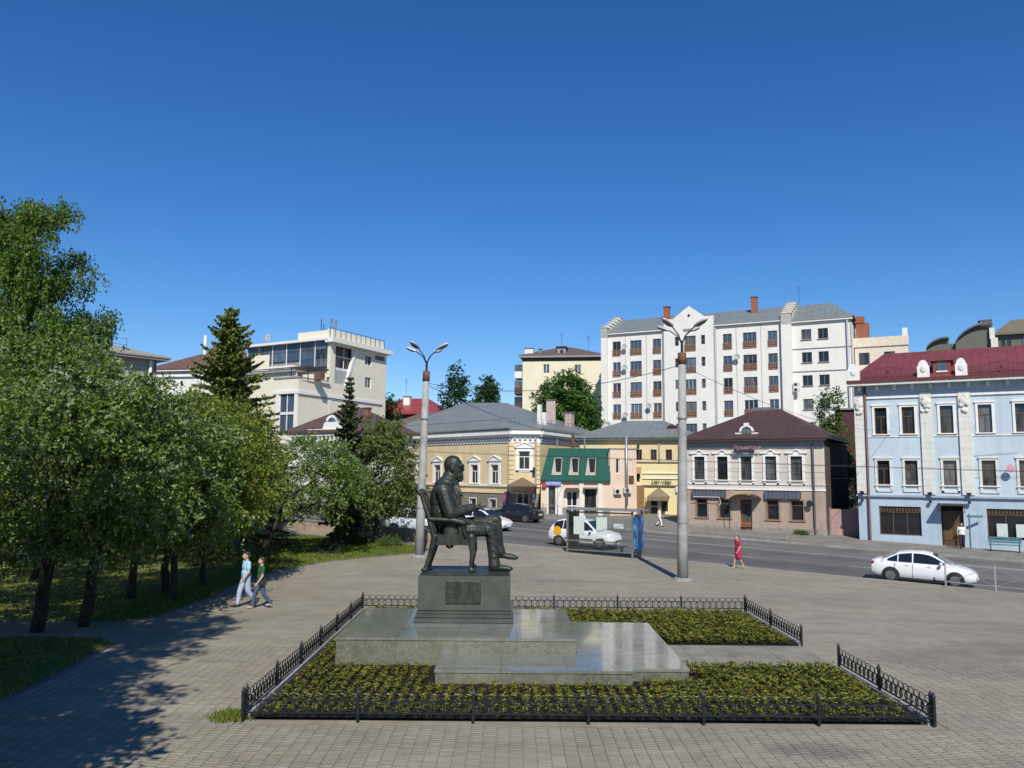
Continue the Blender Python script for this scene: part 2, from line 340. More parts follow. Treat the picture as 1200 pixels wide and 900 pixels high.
sheet('street', lambda a, b: (lambda s: xy(s, lerp(TN-.02, tfar(s)+.02, b)))(lerp(-75, 75, a)), 100, 10, lambda x, y: zr(st(x, y)[0]), M_ASPH)
sheet('far_pavement', lambda a, b: (lambda s: xy(s, lerp(tfar(s)+.17, 84, b)))(lerp(-75, 75, a)), 100, 12, ground, plain('pavement_asphalt', (.2, .185, .16), .85, 0, .2, .8))
def kerb_run(name, tf, s0, s1, side):
    k = tag(empty(name, (0, 0, 0)), kind='structure'); s = s0
    me = MB().box(-.495, .495, -.075, .075, -.25, 0).mesh('kerb_stone')
    while s < s1:
        t = tf(s+.5)+.07*side; x, y = xy(s+.5, t); dt = tf(s+1)-tf(s)
        o = ob('kerb_stone', me, M_KERB, k, (x, y, zr(s+.5)+.135), SA-math.atan2(dt, 1)); o.rotation_euler = (0, .032, SA-math.atan2(dt, 1)); s += 1
kerb_run('near_kerb', lambda s: TN-.02, -6, 40, -1); kerb_run('far_kerb', tfar, -8, 44, 1)
# painted lane lines
def lane(name, t, s0, s1, dash, gap, w=.12):
    r = tag(empty(name, (0, 0, 0)), kind='structure'); s = s0; M = plain('road_paint', (.55, .55, .53), .7, 0, .35, 5)
    while s < s1:
        e = min(s+dash, s1); mb = MB(); n = max(1, int((e-s)/2))
        for i in range(n):
            a = s+(e-s)*i/n; b_ = s+(e-s)*(i+1)/n; p = [xy(a, t-w/2), xy(b_, t-w/2), xy(b_, t+w/2), xy(a, t+w/2)]
            mb.quad(*[(x, y, zr(st(x, y)[0])+.006) for x, y in p][::-1])
        o = mb.build('painted_line', M, r)
        s = e+gap
lane('centre_line', 52.6, -20, 60, 12, .02, .16); lane('lane_dashes', 47.2, -20, 60, 3, 5); lane('far_lane_dashes', 55.4, -20, 60, 3, 5)
# ---------------------------------------------------------------- pavers in the foreground
def paver_ids(x0, x1, y0, y1):
    for i in range(int(math.floor(x0/PW)), int(math.ceil(x1/PW))):
        off = (abs(i) % 2)*.5
        for j in range(int(math.floor(y0/PD)), int(math.ceil(y1/PD))): yield ((i+.5)*PW, (j+.5-off)*PD)
FX0, FX1, FY0, FY1 = -4.72, 7.52, 14.9, 26.6            # fenced bed
def paver_box(w, d, h):
    c = .003; return MB().add([(-w, -d, 0), (w, -d, 0), (w, d, 0), (-w, d, 0), (-w, -d, h-c), (w, -d, h-c), (w, d, h-c), (-w, d, h-c), (-w+c, -d+c, h), (w-c, -d+c, h), (w-c, d-c, h), (-w+c, d-c, h)],
        [(0, 1, 5, 4), (1, 2, 6, 5), (2, 3, 7, 6), (3, 0, 4, 7), (4, 5, 9, 8), (5, 6, 10, 9), (6, 7, 11, 10), (7, 4, 8, 11), (8, 9, 10, 11)])
pv = paver_box(PW/2-.0032, PD/2-.0018, .014); pme = pv.mesh('paver')
cells = [p for p in paver_ids(-9.6, 9.6, 12.5, 14.72)] + [p for p in paver_ids(-9.6, -4.98, 14.74, 21.5)] + [p for p in paver_ids(7.8, 13.5, 14.74, 20)]
cells = [p for p in cells if abs(p[0]) < p[1]*.66+.3 and p[0] > -9.7]
cells.sort(key=lambda p: (abs(p[1]-13.1) + (3 if p[0] < -5.6 else 0) + abs(p[0]-.8)*.08))
for (x, y) in cells[:300]:
    o = ob('paver', pme, M_PAVE, plaza, (x, y, random.uniform(-.003, .002))); o.rotation_euler = (random.gauss(0, .006), random.gauss(0, .006), random.gauss(0, .008))
Vp = np.array(pv.v); Fp = [f for f in pv.f]; allv = []; allf = []
for k, (x, y) in enumerate(cells[300:]):
    a = random.gauss(0, .008); tx = random.gauss(0, .006); ty = random.gauss(0, .006); q = Vp.copy()
    q[:, 2] += q[:, 0]*tx + q[:, 1]*ty + random.uniform(-.003, .002)
    allv.append(np.c_[q[:, 0]-q[:, 1]*a+x, q[:, 1]+q[:, 0]*a+y, q[:, 2]]); allf.append(np.array(Fp)+k*12)
o = ob('paver_field', fast_mesh('paver_field', np.vstack(allv), np.vstack(allf)), M_PAVE, plaza); o['kind'] = 'stuff'

# ---------------------------------------------------------------- lawns
def poly_sheet(name, poly, dz, mat, kind='structure'):
    bm = bmesh.new(); bm.faces.new([bm.verts.new((x, y, 0)) for x, y in poly])
    bmesh.ops.triangulate(bm, faces=bm.faces)
    bmesh.ops.subdivide_edges(bm, edges=bm.edges, cuts=5, use_grid_fill=True)
    for v in bm.verts: v.co.z = zplaza(v.co.x, v.co.y)+dz
    bmesh.ops.recalc_face_normals(bm, faces=bm.faces); me = bpy.data.meshes.new(name); bm.to_mesh(me); bm.free()
    if me.polygons[0].normal.z < 0: me.flip_normals()
    return tag(ob(name, me, mat), kind=kind)
LAWN_A = [(-9.75, 3), (-9.7, 12), (-9.7, 17), (-10.1, 21.3), (-10.8, 21.9), (-40, 21.9), (-40, 3)]
LAWN_B = [(-11.4, 24.3), (-10.7, 25.2), (-10.5, 28.5), (-10.7, 33), (-10.2, 36.6), (-8.6, 39.4), (-6.6, 41.2), (-4.9, 42.6), (-4.3, 44.2), (-5.2, 45.6), (-14, 50.6), (-40, 66), (-46, 60), (-46, 24.3)]
poly_sheet('lawn', LAWN_A, .03, M_GRASS); poly_sheet('lawn_slope', LAWN_B, .03, M_GRASS)
def inside(p, poly):
    x, y = p; c = False; j = len(poly)-1
    for i in range(len(poly)):
        if (poly[i][1] > y) != (poly[j][1] > y) and x < (poly[j][0]-poly[i][0])*(y-poly[i][1])/(poly[j][1]-poly[i][1])+poly[i][0]: c = not c
        j = i
    return c
def blades(name, pts, h, label, mat=M_GRASSB, wid=.012):
    n = len(pts); P = np.array([(x, y, ground(x, y)+.02) for x, y in pts]); a = RNG.uniform(0, 2*PI, n); hh = h*RNG.uniform(.5, 1.3, n)
    d = np.c_[np.cos(a), np.sin(a), np.zeros(n)]*(wid*RNG.uniform(.7, 1.6, n))[:, None]; tip = P+np.c_[RNG.normal(0, .35, n)*hh, RNG.normal(0, .35, n)*hh, hh]
    V = np.stack([P-d, P+d, tip], 1).reshape(-1, 3); F = np.arange(3*n).reshape(n, 3)
    return tag(ob(name, fast_mesh(name, V, F), mat), label, 'grass', kind='stuff')
gp = []
while len(gp) < 52000:
    y = random.uniform(24.3, 50); x = random.uniform(-30, -4) if random.random() < .35 else random.uniform(-12.5, -4)
    if inside((x, y), LAWN_B): gp.append((x, y))
while len(gp) < 60000:
    p = (random.uniform(-16, -9.7), random.uniform(14, 21.8))
    if inside(p, LAWN_A): gp.append(p)
blades('lawn_blades', gp, .09, 'short green grass of the park lawns under the trees', wid=.02)
blades('grass_tuft', [(random.gauss(-5.0, .16), random.gauss(15.15, .16)) for _ in range(900)], .1, 'small green grass tuft at the left front fence corner')
# lawn kerbs
def border(name, path, h=.07, w=.09):
    r = tag(empty(name, (0, 0, 0)), kind='structure')
    for a, b in zip(path, path[1:]):
        L = math.dist(a, b); n = max(1, round(L)); ang = math.atan2(b[1]-a[1], b[0]-a[0])
        for i in range(n):
            f = (i+.5)/n; x, y = lerp(a[0], b[0], f), lerp(a[1], b[1], f)
            MB().box(-L/n/2+.004, L/n/2-.004, -w/2, w/2, -.1, h).build('kerb_stone', plain('old_kerb', (.14, .135, .11), .9, 0, .25, 2), r, (x, y, zplaza(x, y)), ang)
border('lawn_border', LAWN_A[1:6][:-1]+[(-17, 21.9)], .035); border('lawn_slope_border', [(-17, 24.3)]+LAWN_B[:10], .035)

# ---------------------------------------------------------------- flower beds
soil = poly_sheet('soil_bed', [(FX0+.12, FY0+.1), (FX1-.12, FY0+.1), (FX1-.12, 19.15), (3.7, 19.15), (3.7, 21.45), (FX1-.12, 21.45), (FX1-.12, FY1-.1), (FX0+.12, FY1-.1)], .05, M_SOIL)
M_PL = leafmat('bedding_leaf', [(0, (.05, .075, .012)), (.55, (.135, .155, .02)), (1, (.25, .24, .035))], .25)
M_PY = leafmat('bedding_petal_yellow', [(0, (.27, .26, .03)), (.6, (.34, .32, .04)), (1, (.42, .33, .04))], .3)
M_PO = leafmat('bedding_petal_orange', [(0, (.36, .15, .02)), (1, (.45, .26, .03))], .3)
def plant(nl, nf, rnd, mi_f):
    mb = MB()
    for k in range(nl):
        a = rnd.uniform(0, 2*PI); r0 = rnd.uniform(.01, .05); L = rnd.uniform(.05, .1); h = rnd.uniform(.02, .13); w = rnd.uniform(.018, .035)
        c, s_ = math.cos(a), math.sin(a); b = Vector((c*r0, s_*r0, h)); t = b+Vector((c*L, s_*L, rnd.uniform(.0, .05))); m = (b+t)/2+Vector((0, 0, .01)); sd_ = Vector((-s_, c, rnd.uniform(-.4, .4)))*w
        mb.add([b, m-sd_, t, m+sd_], [(0, 1, 2, 3)])
    for k in range(nf):
        a = rnd.uniform(0, 2*PI); r0 = rnd.uniform(0, .075); p = Vector((r0*math.cos(a), r0*math.sin(a), rnd.uniform(.11, .19))); u = Vector((1, rnd.uniform(-.5, .5), rnd.uniform(-.3, .3))).normalized()*rnd.uniform(.014, .024); w = Vector((rnd.uniform(-.3, .3), .7, rnd.uniform(.5, 1))).normalized()*rnd.uniform(.014, .024)
        mb.add([p-u, p-w, p+u, p+w], [(0, 1, 2, 3)], mi_f if rnd.random() < .8 else 3-mi_f)
    return mb
rn = random.Random(3)
pvars = [plant(18, nf, rn, mf) for nf, mf in ((3, 1), (4, 1), (1, 1), (2, 2), (3, 1), (0, 1), (2, 1), (3, 2))]
pmes = [p.mesh('bedding_plant') for p in pvars]
for me in pmes:
    for m in (M_PL, M_PY, M_PO): me.materials.append(m)
spots = []
x = FX0+.3; row = 0
while x < FX1-.25:
    y = FY0+.22+(row % 2)*.06
    while y < FY1-.2:
        xx = x+random.gauss(0, .025); yy = y+random.gauss(0, .03)
        inpl = (-4.1 < xx < 1.6 and 18.85 < yy < 23.2) or (-1.7 < xx < 2.7 and 17.18 < yy < 19.3) or (1.4 < xx < 3.98 and 17.5 < yy < 23.3) or (xx > 3.6 and 19.05 < yy < 21.55)
        if not inpl and random.random() > .04: spots.append((xx, yy))
        y += .118
    x += .215; row += 1
spots.sort(key=lambda p: p[1])
for (x, y) in spots[:300]:
    o = ob('bedding_plant', random.choice(pmes), None, None, (x, y, .045), random.uniform(0, 6.28)); k = random.uniform(.58, .88); o.scale = (k, k, k*random.uniform(.7, 1))
    tag(o, 'low yellow-flowered bedding plant in the first rows behind the front iron fence', 'plant', 'bedding plants along the front fence')
mb = MB()
for (x, y) in spots[300:]:
    p = random.choice(pvars); a = random.uniform(0, 6.28); k = random.uniform(.58, .88)*(1.3 if y > 21 or x > 2.8 else 1); c, s_ = math.cos(a)*k, math.sin(a)*k; n0 = len(mb.v)
    mb.v += [(x+vx*c-vy*s_, y+vx*s_+vy*c, .045+vz*k) for vx, vy, vz in p.v]; mb.f += [tuple(i+n0 for i in f) for f in p.f]; mb.m += p.m
tag(mb.build('bedding_plants', [M_PL, M_PY, M_PO]), 'mass of yellow-green bedding plants filling the beds around the monument', 'plants', kind='stuff')

# ---------------------------------------------------------------- granite platform
pf = thing('granite_platform', 'stepped platform of polished grey-green granite slabs under the monument', 'platform', (-1.2, 20, 0))
def tier(x0, x1, y0, y1, z0, z1, nx, ny, sides, name='slab'):
    P = lambda x: x+1.2
    dy = -20; g = .003; t = .06
    MB().box(x0+.03+1.2, x1-.03+1.2, y0+.03+dy, y1-.03+dy, z0, z1-.03).build('core', plain('dark_joint', (.04, .04, .035), .9), pf)
    for i in range(nx):
        for j in range(ny):
            a, b_ = lerp(x0-.02, x1+.02, i/nx), lerp(x0-.02, x1+.02, (i+1)/nx); c, d = lerp(y0-.02, y1+.02, j/ny), lerp(y0-.02, y1+.02, (j+1)/ny)
            MB().box(P(a)+g, P(b_)-g, c+g+dy, d-g+dy, z1-t, z1).build('top_slab', M_GRAN, pf)
    for i in range(nx):
        a, b_ = lerp(x0, x1, i/nx), lerp(x0, x1, (i+1)/nx)
        MB().box(P(a)+g, P(b_)-g, y0+dy, y0+.05+dy, z0, z1-t-.003).build('face_panel', M_GRAN2, pf)
    for j in range(ny):
        c, d = lerp(y0+.055, y1, j/ny), lerp(y0+.055, y1, (j+1)/ny)
        for xa, xb in ((x0, x0+.05), (x1-.05, x1)): MB().box(P(xa), P(xb), c+g+dy, d-g+dy, z0, z1-t-.003).build('face_panel', M_GRAN2, pf)
tier(-3.98, 1.52, 19.05, 23.05, -.05, .66, 4, 3, 1)
tier(-1.55, 2.56, 17.42, 19.02, -.05, .335, 3, 1, 1)
tier(2.585, 3.8, 17.75, 23.1, -.05, .31, 1, 4, 1); tier(1.56, 2.555, 19.05, 23.1, -.05, .325, 1, 3, 1)
# walkway between the two right beds
wk = tag(empty('bed_walkway', (0, 0, 0)), kind='structure')
for i in range(7):
    for j in range(4):
        MB().box(3.83+i*.523, 3.83+i*.523+.515, 19.2+j*.555, 19.2+j*.555+.547, -.04, .06).build('slab', plain('walkway_slab', (.235, .22, .175), .85, 0, .2, 1.2, .35), wk)
# stone edging of the bed
be = tag(empty('bed_edging', (0, 0, 0)), kind='structure')
def edging(x0, y0, x1, y1):
    L = math.dist((x0, y0), (x1, y1)); n = round(L); a = math.atan2(y1-y0, x1-x0)
    for i in range(n):
        f = (i+.5)/n; MB().box(-L/n/2+.004, L/n/2-.004, -.07, .07, -.05, .09).build('edge_stone', M_KERB, be, (lerp(x0, x1, f), lerp(y0, y1, f), 0), a)
edging(FX0, FY0+.2, FX0, FY1-.1); edging(FX1, FY0+.1, FX1, 19.1); edging(FX1, 21.5, FX1, FY1-.1); edging(FX0, FY1, FX1, FY1)

# ---------------------------------------------------------------- low cast-iron fences
def ring(c, rx, rz, r, a0, a1, n=10): return [(c[0]+rx*math.cos(lerp(a0, a1, k/n)), 0, c[1]+rz*math.sin(lerp(a0, a1, k/n))) for k in range(n+1)]
post_mb = MB().box(-.025, .025, -.025, .025, 0, .5).add([(-.033, -.033, .5), (.033, -.033, .5), (.033, .033, .5), (-.033, .033, .5), (0, 0, .6)], [(0, 1, 4), (1, 2, 4), (2, 3, 4), (3, 0, 4), (3, 2, 1, 0)])
post_me = post_mb.mesh('post')
def fence(label, a, b, npanel, front=False):
    L = math.dist(a, b); ang = math.atan2(b[1]-a[1], b[0]-a[0]); f = thing('iron_fence', label, 'fence', (a[0], a[1], 0.0), ang, 'low iron fences round the flower beds')
    zb = 0.02; pl = L/npanel
    for i in range(npanel+1): ob('post', post_me, M_IRON, f, (i*pl, 0, zb))
    nr = max(5, round(pl/.2)); w = pl/nr
    sc = MB(); sc.tube(ring((0, .36), w*.62, .115, .006, 0, PI), .008, 5); sc.tube([(0, 0, .16), (0, 0, .34)], .012, 5); sc.tube(ring((0, .25), w*.3, .075, .006, 0, 2*PI), .009, 5, cap=False)
    sme = sc.mesh('scroll'); rail = MB().box(.03, pl-.03, -.01, .01, .13, .158).mesh('rail'); rail2 = MB().box(.03, pl-.03, -.008, .008, .338, .358).mesh('rail')
    for i in range(npanel):
        ob('rail', rail, M_IRON, f, (i*pl, 0, zb)); ob('rail', rail2, M_IRON, f, (i*pl, 0, zb))
        for k in range(nr): ob('scroll', sme, M_IRON, f, (i*pl+(k+.5)*w, 0, zb))
fence('low black iron fence along the front edge of the flower bed', (FX0, FY0), (FX1, FY0), 6)
fence('low black iron fence along the left side of the flower bed', (FX0, FY0+.2), (FX0, FY1-.1), 6)
fence('low black iron fence behind the statue at the back of the bed', (FX0, FY1), (FX1, FY1), 6)
fence('short low iron fence at the right of the rear flower bed', (FX1, FY1-.1), (FX1, 21.5), 2)
fence('short low iron fence at the right of the front flower bed, beyond the gap', (FX1, 19.1), (FX1, FY0+.1), 2)

# ---------------------------------------------------------------- pedestal and statue
pd = thing('statue_pedestal', 'dark green stone pedestal with relief plaque carrying the seated bronze figure', 'pedestal', (-1.17, 21.95, .66))
def bev(mb, name, mat, parent, w=.02, loc=(0, 0, 0)):
    me = mb.mesh(name); bm = bmesh.new(); bm.from_mesh(me); bmesh.ops.bevel(bm, geom=bm.edges[:], offset=w, segments=2, affect='EDGES'); bm.to_mesh(me); bm.free(); return ob(name, me, mat, parent, loc)
bev(MB().box(-1.17, 1.17, -.98, .98, .27, 1.15), 'block', M_PED, pd, .03)
bev(MB().box(-1.2, 1.2, -1.01, 1.01, .2, .275), 'moulding', M_PED, pd, .015)
bev(MB().box(-1.22, 1.22, -1.05, 1.05, .11, .2), 'moulding', M_PED, pd, .02)
bev(MB().box(-1.26, 1.26, -1.1, 1.1, .005, .11), 'plinth', M_PED, pd, .01)
bev(MB().box(-1.14, 1.14, -.95, .95, 1.15, 1.19), 'bronze_base', M_BRONZE, pd, .015)
pq = MB(); 
for k in range(26): pq.ell((random.uniform(-.36, .36), -.985, random.uniform(.52, .98)), (random.uniform(.05, .12), .02, random.uniform(.05, .1)), None, 8, 6)
pq.box(-.47, .42, -1.005, -.97, .45, 1.04)
blob('plaque', pq, .014, 3, M_BRONZE, pd)
for k, zz in enumerate((.45, .475)): pass
stt = thing('seated_statue', 'bronze statue of a bearded man with glasses seated in an armchair, one leg crossed over', 'statue', (-2.3, 22.0, 1.845)); stt.scale = (1, 1, .955)
b = MB(); E = lambda c, r, rx=0, ry=0, rz=0: b.ell(c, r, Matrix.Rotation(rz, 3, 'Z') @ Matrix.Rotation(ry, 3, 'Y') @ Matrix.Rotation(rx, 3, 'X'))
cp = lambda *a: b.capsule(*a)
Z = -.03
# head: skull, face, nose, beard, ears
E((.72, 0, 2.93), (.25, .205, .25)); E((.79, 0, 2.8), (.2, .17, .25)); E((.69, 0, 2.84), (.21, .18, .22))
E((.985, 0, 2.8), (.055, .05, .075), 0, -.35); E((.93, 0, 2.9), (.09, .14, .06)); E((.87, 0, 2.62), (.145, .13, .14)); E((.92, 0, 2.53), (.1, .09, .11), 0, .35); E((.955, 0, 2.69), (.05, .09, .035))
for q in (-1, 1): E((.72, q*.2, 2.79), (.05, .035, .09)); E((.96, q*.085, 2.855), (.03, .05, .04))
cp((.66, 0, 2.65), (.56, 0, 2.35), .185, .22); E((.6, 0, 2.42), (.27, .3, .15), 0, .35); E((.72, 0, 2.38), (.2, .22, .13), 0, .5); cp((.78, -.14, 2.42), (.96, -.16, 1.75), .05, .05); cp((.84, -.12, 2.3), (1.0, -.2, 2.05), .07, .04); cp((1.0, -.24, 1.55), (1.12, -.36, 1.25), .07, .06); E((.5, 0, 2.34), (.27, .43, .15), 0, .25)
# torso with a rounded back, jacket
E((.53, 0, 2.03), (.33, .44, .42), 0, .25); E((.6, 0, 1.7), (.35, .4, .5)); E((.68, 0, 1.4), (.4, .42, .35)); E((.38, 0, 2.0), (.27, .42, .45), 0, .12); E((.4, 0, 1.6), (.26, .4, .5), 0, -.15); E((.62, 0, 1.9), (.36, .42, .4)); E((.52, 0, 2.2), (.26, .47, .2), 0, .2)
E((.7, 0, 1.9), (.23, .3, .42), 0, -.1); E((.75, 0, 1.15), (.42, .44, .28))
for q in (-1, 1):
    sh = (.52, q*.47, 2.2); el = (.72, q*.56, 1.56); wr = (1.28, q*.24, 1.72)
    cp(sh, el, .215, .18); cp(el, wr, .175, .11); E(sh, (.24, .18, .22)); cp((sh[0]+.06, sh[1]*.9, sh[2]-.1), (el[0]+.07, el[1]*.85, el[2]+.12), .15, .13); cp((1.12, q*.29, 1.69), (1.22, q*.25, 1.71), .12, .115)
    # jacket lapel and skirt folds
    cp((.82, q*.1, 2.25), (.98, q*.1, 1.65), .035, .03)
# right hand holding a pencil, left hand holding the open book
def hand(o, q, curl):
    E((o[0]+.11, o[1], o[2]), (.13, .09, .055), 0, -.1)
    for k in range(4):
        y = o[1]-.066+.044*k; L = (.15, .175, .165, .125)[k]
        p0 = (o[0]+.2, y, o[2]); p1 = (o[0]+.2+L*.6, y, o[2]-curl*.06); p2 = (o[0]+.2+L*.95, y, o[2]-curl*.16)
        cp(p0, p1, .026, .024); cp(p1, p2, .024, .02)
    cp((o[0]+.08, o[1]-q*.08, o[2]), (o[0]+.17, o[1]-q*.12, o[2]+.02), .03, .027); cp((o[0]+.17, o[1]-q*.12, o[2]+.02), (o[0]+.25, o[1]-q*.1, o[2]+.03), .027, .022)
hand((1.24, -.2, 1.74), -1, .6); hand((1.24, .2, 1.68), 1, .3)
# near (right) leg planted, far (left) leg crossed over it
cp((.8, -.24, 1.12), (1.74, -.22, 1.14), .25, .185); E((1.77, -.22, 1.12), (.17, .16, .18)); cp((1.78, -.22, 1.05), (1.86, -.22, .28), .165, .14); cp((1.86, -.22, .3), (1.88, -.22, .14), .15, .165)
cp((.8, .22, 1.15), (1.86, -.06, 1.38), .25, .17); E((1.9, -.06, 1.36), (.16, .15, .17)); cp((1.9, -.05, 1.3), (1.99, .0, .62), .16, .13); cp((1.98, 0, .65), (2.01, 0, .5), .145, .155)
# shoes
def shoe(x, y, z, a):
    m = Matrix.Rotation(a, 3, 'Y')
    for c, r in (((0, 0, 0), (.17, .095, .095)), ((.2, 0, -.02), (.2, .11, .085)), ((.33, 0, -.035), (.13, .1, .065)), ((-.1, 0, -.05), (.11, .1, .06))):
        b.ell(Vector((x, y, z))+m @ Vector(c), r, m)
shoe(1.92, -.22, .1, 0); shoe(2.06, 0, .42, .12)
# coat skirts over the chair
E((.72, -.42, 1.02), (.2, .09, .42), 0, .06); E((.98, -.34, 1.1), (.3, .13, .2)); E((.72, .42, 1.02), (.2, .09, .4)); cp((.96, -.5, 1.35), (1.0, -.52, .82), .075, .06); cp((.9, -.47, 1.4), (1.3, -.3, 1.3), .1, .09)
for k in range(16):                                   # folds
    t = random.uniform(0, 1); x = lerp(.45, .95, t); cp((x, -.42+random.uniform(-.03, .05), random.uniform(1.1, 2.1)), (x+random.uniform(.02, .16), -.42+random.uniform(0, .06), random.uniform(1.0, 1.9)), .03, .02)
for k in range(7): cp((1.0+k*.1, -.4, 1.28-k*.01), (1.12+k*.1, -.4, .98), .025, .02)
for k in range(4): cp((1.72+k*.05, -.37, 1.0-k*.2), (1.95, -.33, .9-k*.2), .022, .018)
fig = blob('figure', b, .02, 3, M_BRONZE, stt)
g = MB()
for q in (-1, 1): g.tube([(1.0+.012*math.cos(a*PI/5), q*.085+.062*math.cos(a*PI/5), 2.865+.055*math.sin(a*PI/5)) for a in range(11)], .011, 5)
g.tube([(1.01, -.025, 2.87), (1.02, .025, 2.87)], .011, 5)
for q in (-1, 1): g.tube([(1.0, q*.145, 2.87), (.73, q*.2, 2.87)], .009, 5)
g.build('glasses', M_BRONZE, stt, smooth=True)
MB().prism([(1.2, 1.66), (1.62, 1.72), (1.62, 1.76), (1.2, 1.7)], -.05, .33).build('book', M_BRONZE, stt)
MB().tube([(1.36, -.26, 1.72), (1.5, -.2, 1.86), (1.24, -.3, 1.62)], .012, 5).build('pencil', M_BRONZE, stt)
ch = MB()
MB().box(.24, 1.36, -.55, .55, .72, 1.0).build('chair_seat', M_BRONZE, stt)
for q in (-1, 1):
    b = MB(); cp((.32, q*.5, .95), (.22, q*.5, .5), .1, .075); cp((.22, q*.5, .5), (.08, q*.52, .05), .075, .06); E((.06, q*.52, .05), (.1, .08, .06)); blob('chair_leg', b, .025, 3, M_BRONZE, stt)
    b = MB(); cp((1.27, q*.5, .95), (1.31, q*.5, .5), .11, .085); cp((1.31, q*.5, .5), (1.26, q*.5, .12), .075, .05); E((1.29, q*.5, .05), (.1, .08, .06)); blob('chair_leg', b, .025, 3, M_BRONZE, stt)
    b = MB(); cp((.3, q*.52, .9), (.14, q*.52, 1.5), .075, .07); cp((.14, q*.52, 1.5), (-.06, q*.5, 2.1), .07, .06); E((-.1, q*.5, 2.13), (.09, .07, .07)); blob('back_post', b, .025, 2, M_BRONZE, stt)
    b = MB(); cp((.17, q*.56, 1.42), (.8, q*.62, 1.4), .065, .07); cp((.8, q*.62, 1.4), (1.08, q*.6, 1.33), .075, .085); cp((1.02, q*.58, 1.33), (1.12, q*.55, .95), .06, .06); blob('armrest', b, .025, 2, M_BRONZE, stt)
b = MB(); cp((-.07, -.5, 2.1), (-.1, 0, 2.16), .07, .085); cp((-.1, 0, 2.16), (-.07, .5, 2.1), .085, .07); blob('top_rail', b, .025, 2, M_BRONZE, stt)
MB().add([(.3, -.48, .98), (.3, .48, .98), (-.04, .48, 2.1), (-.04, -.48, 2.1), (.22, -.48, .98), (.22, .48, .98), (-.12, .48, 2.1), (-.12, -.48, 2.1)], [(0, 1, 2, 3), (7, 6, 5, 4), (0, 3, 7, 4), (1, 5, 6, 2), (3, 2, 6, 7), (0, 4, 5, 1)]).build('chair_back', M_BRONZE, stt)
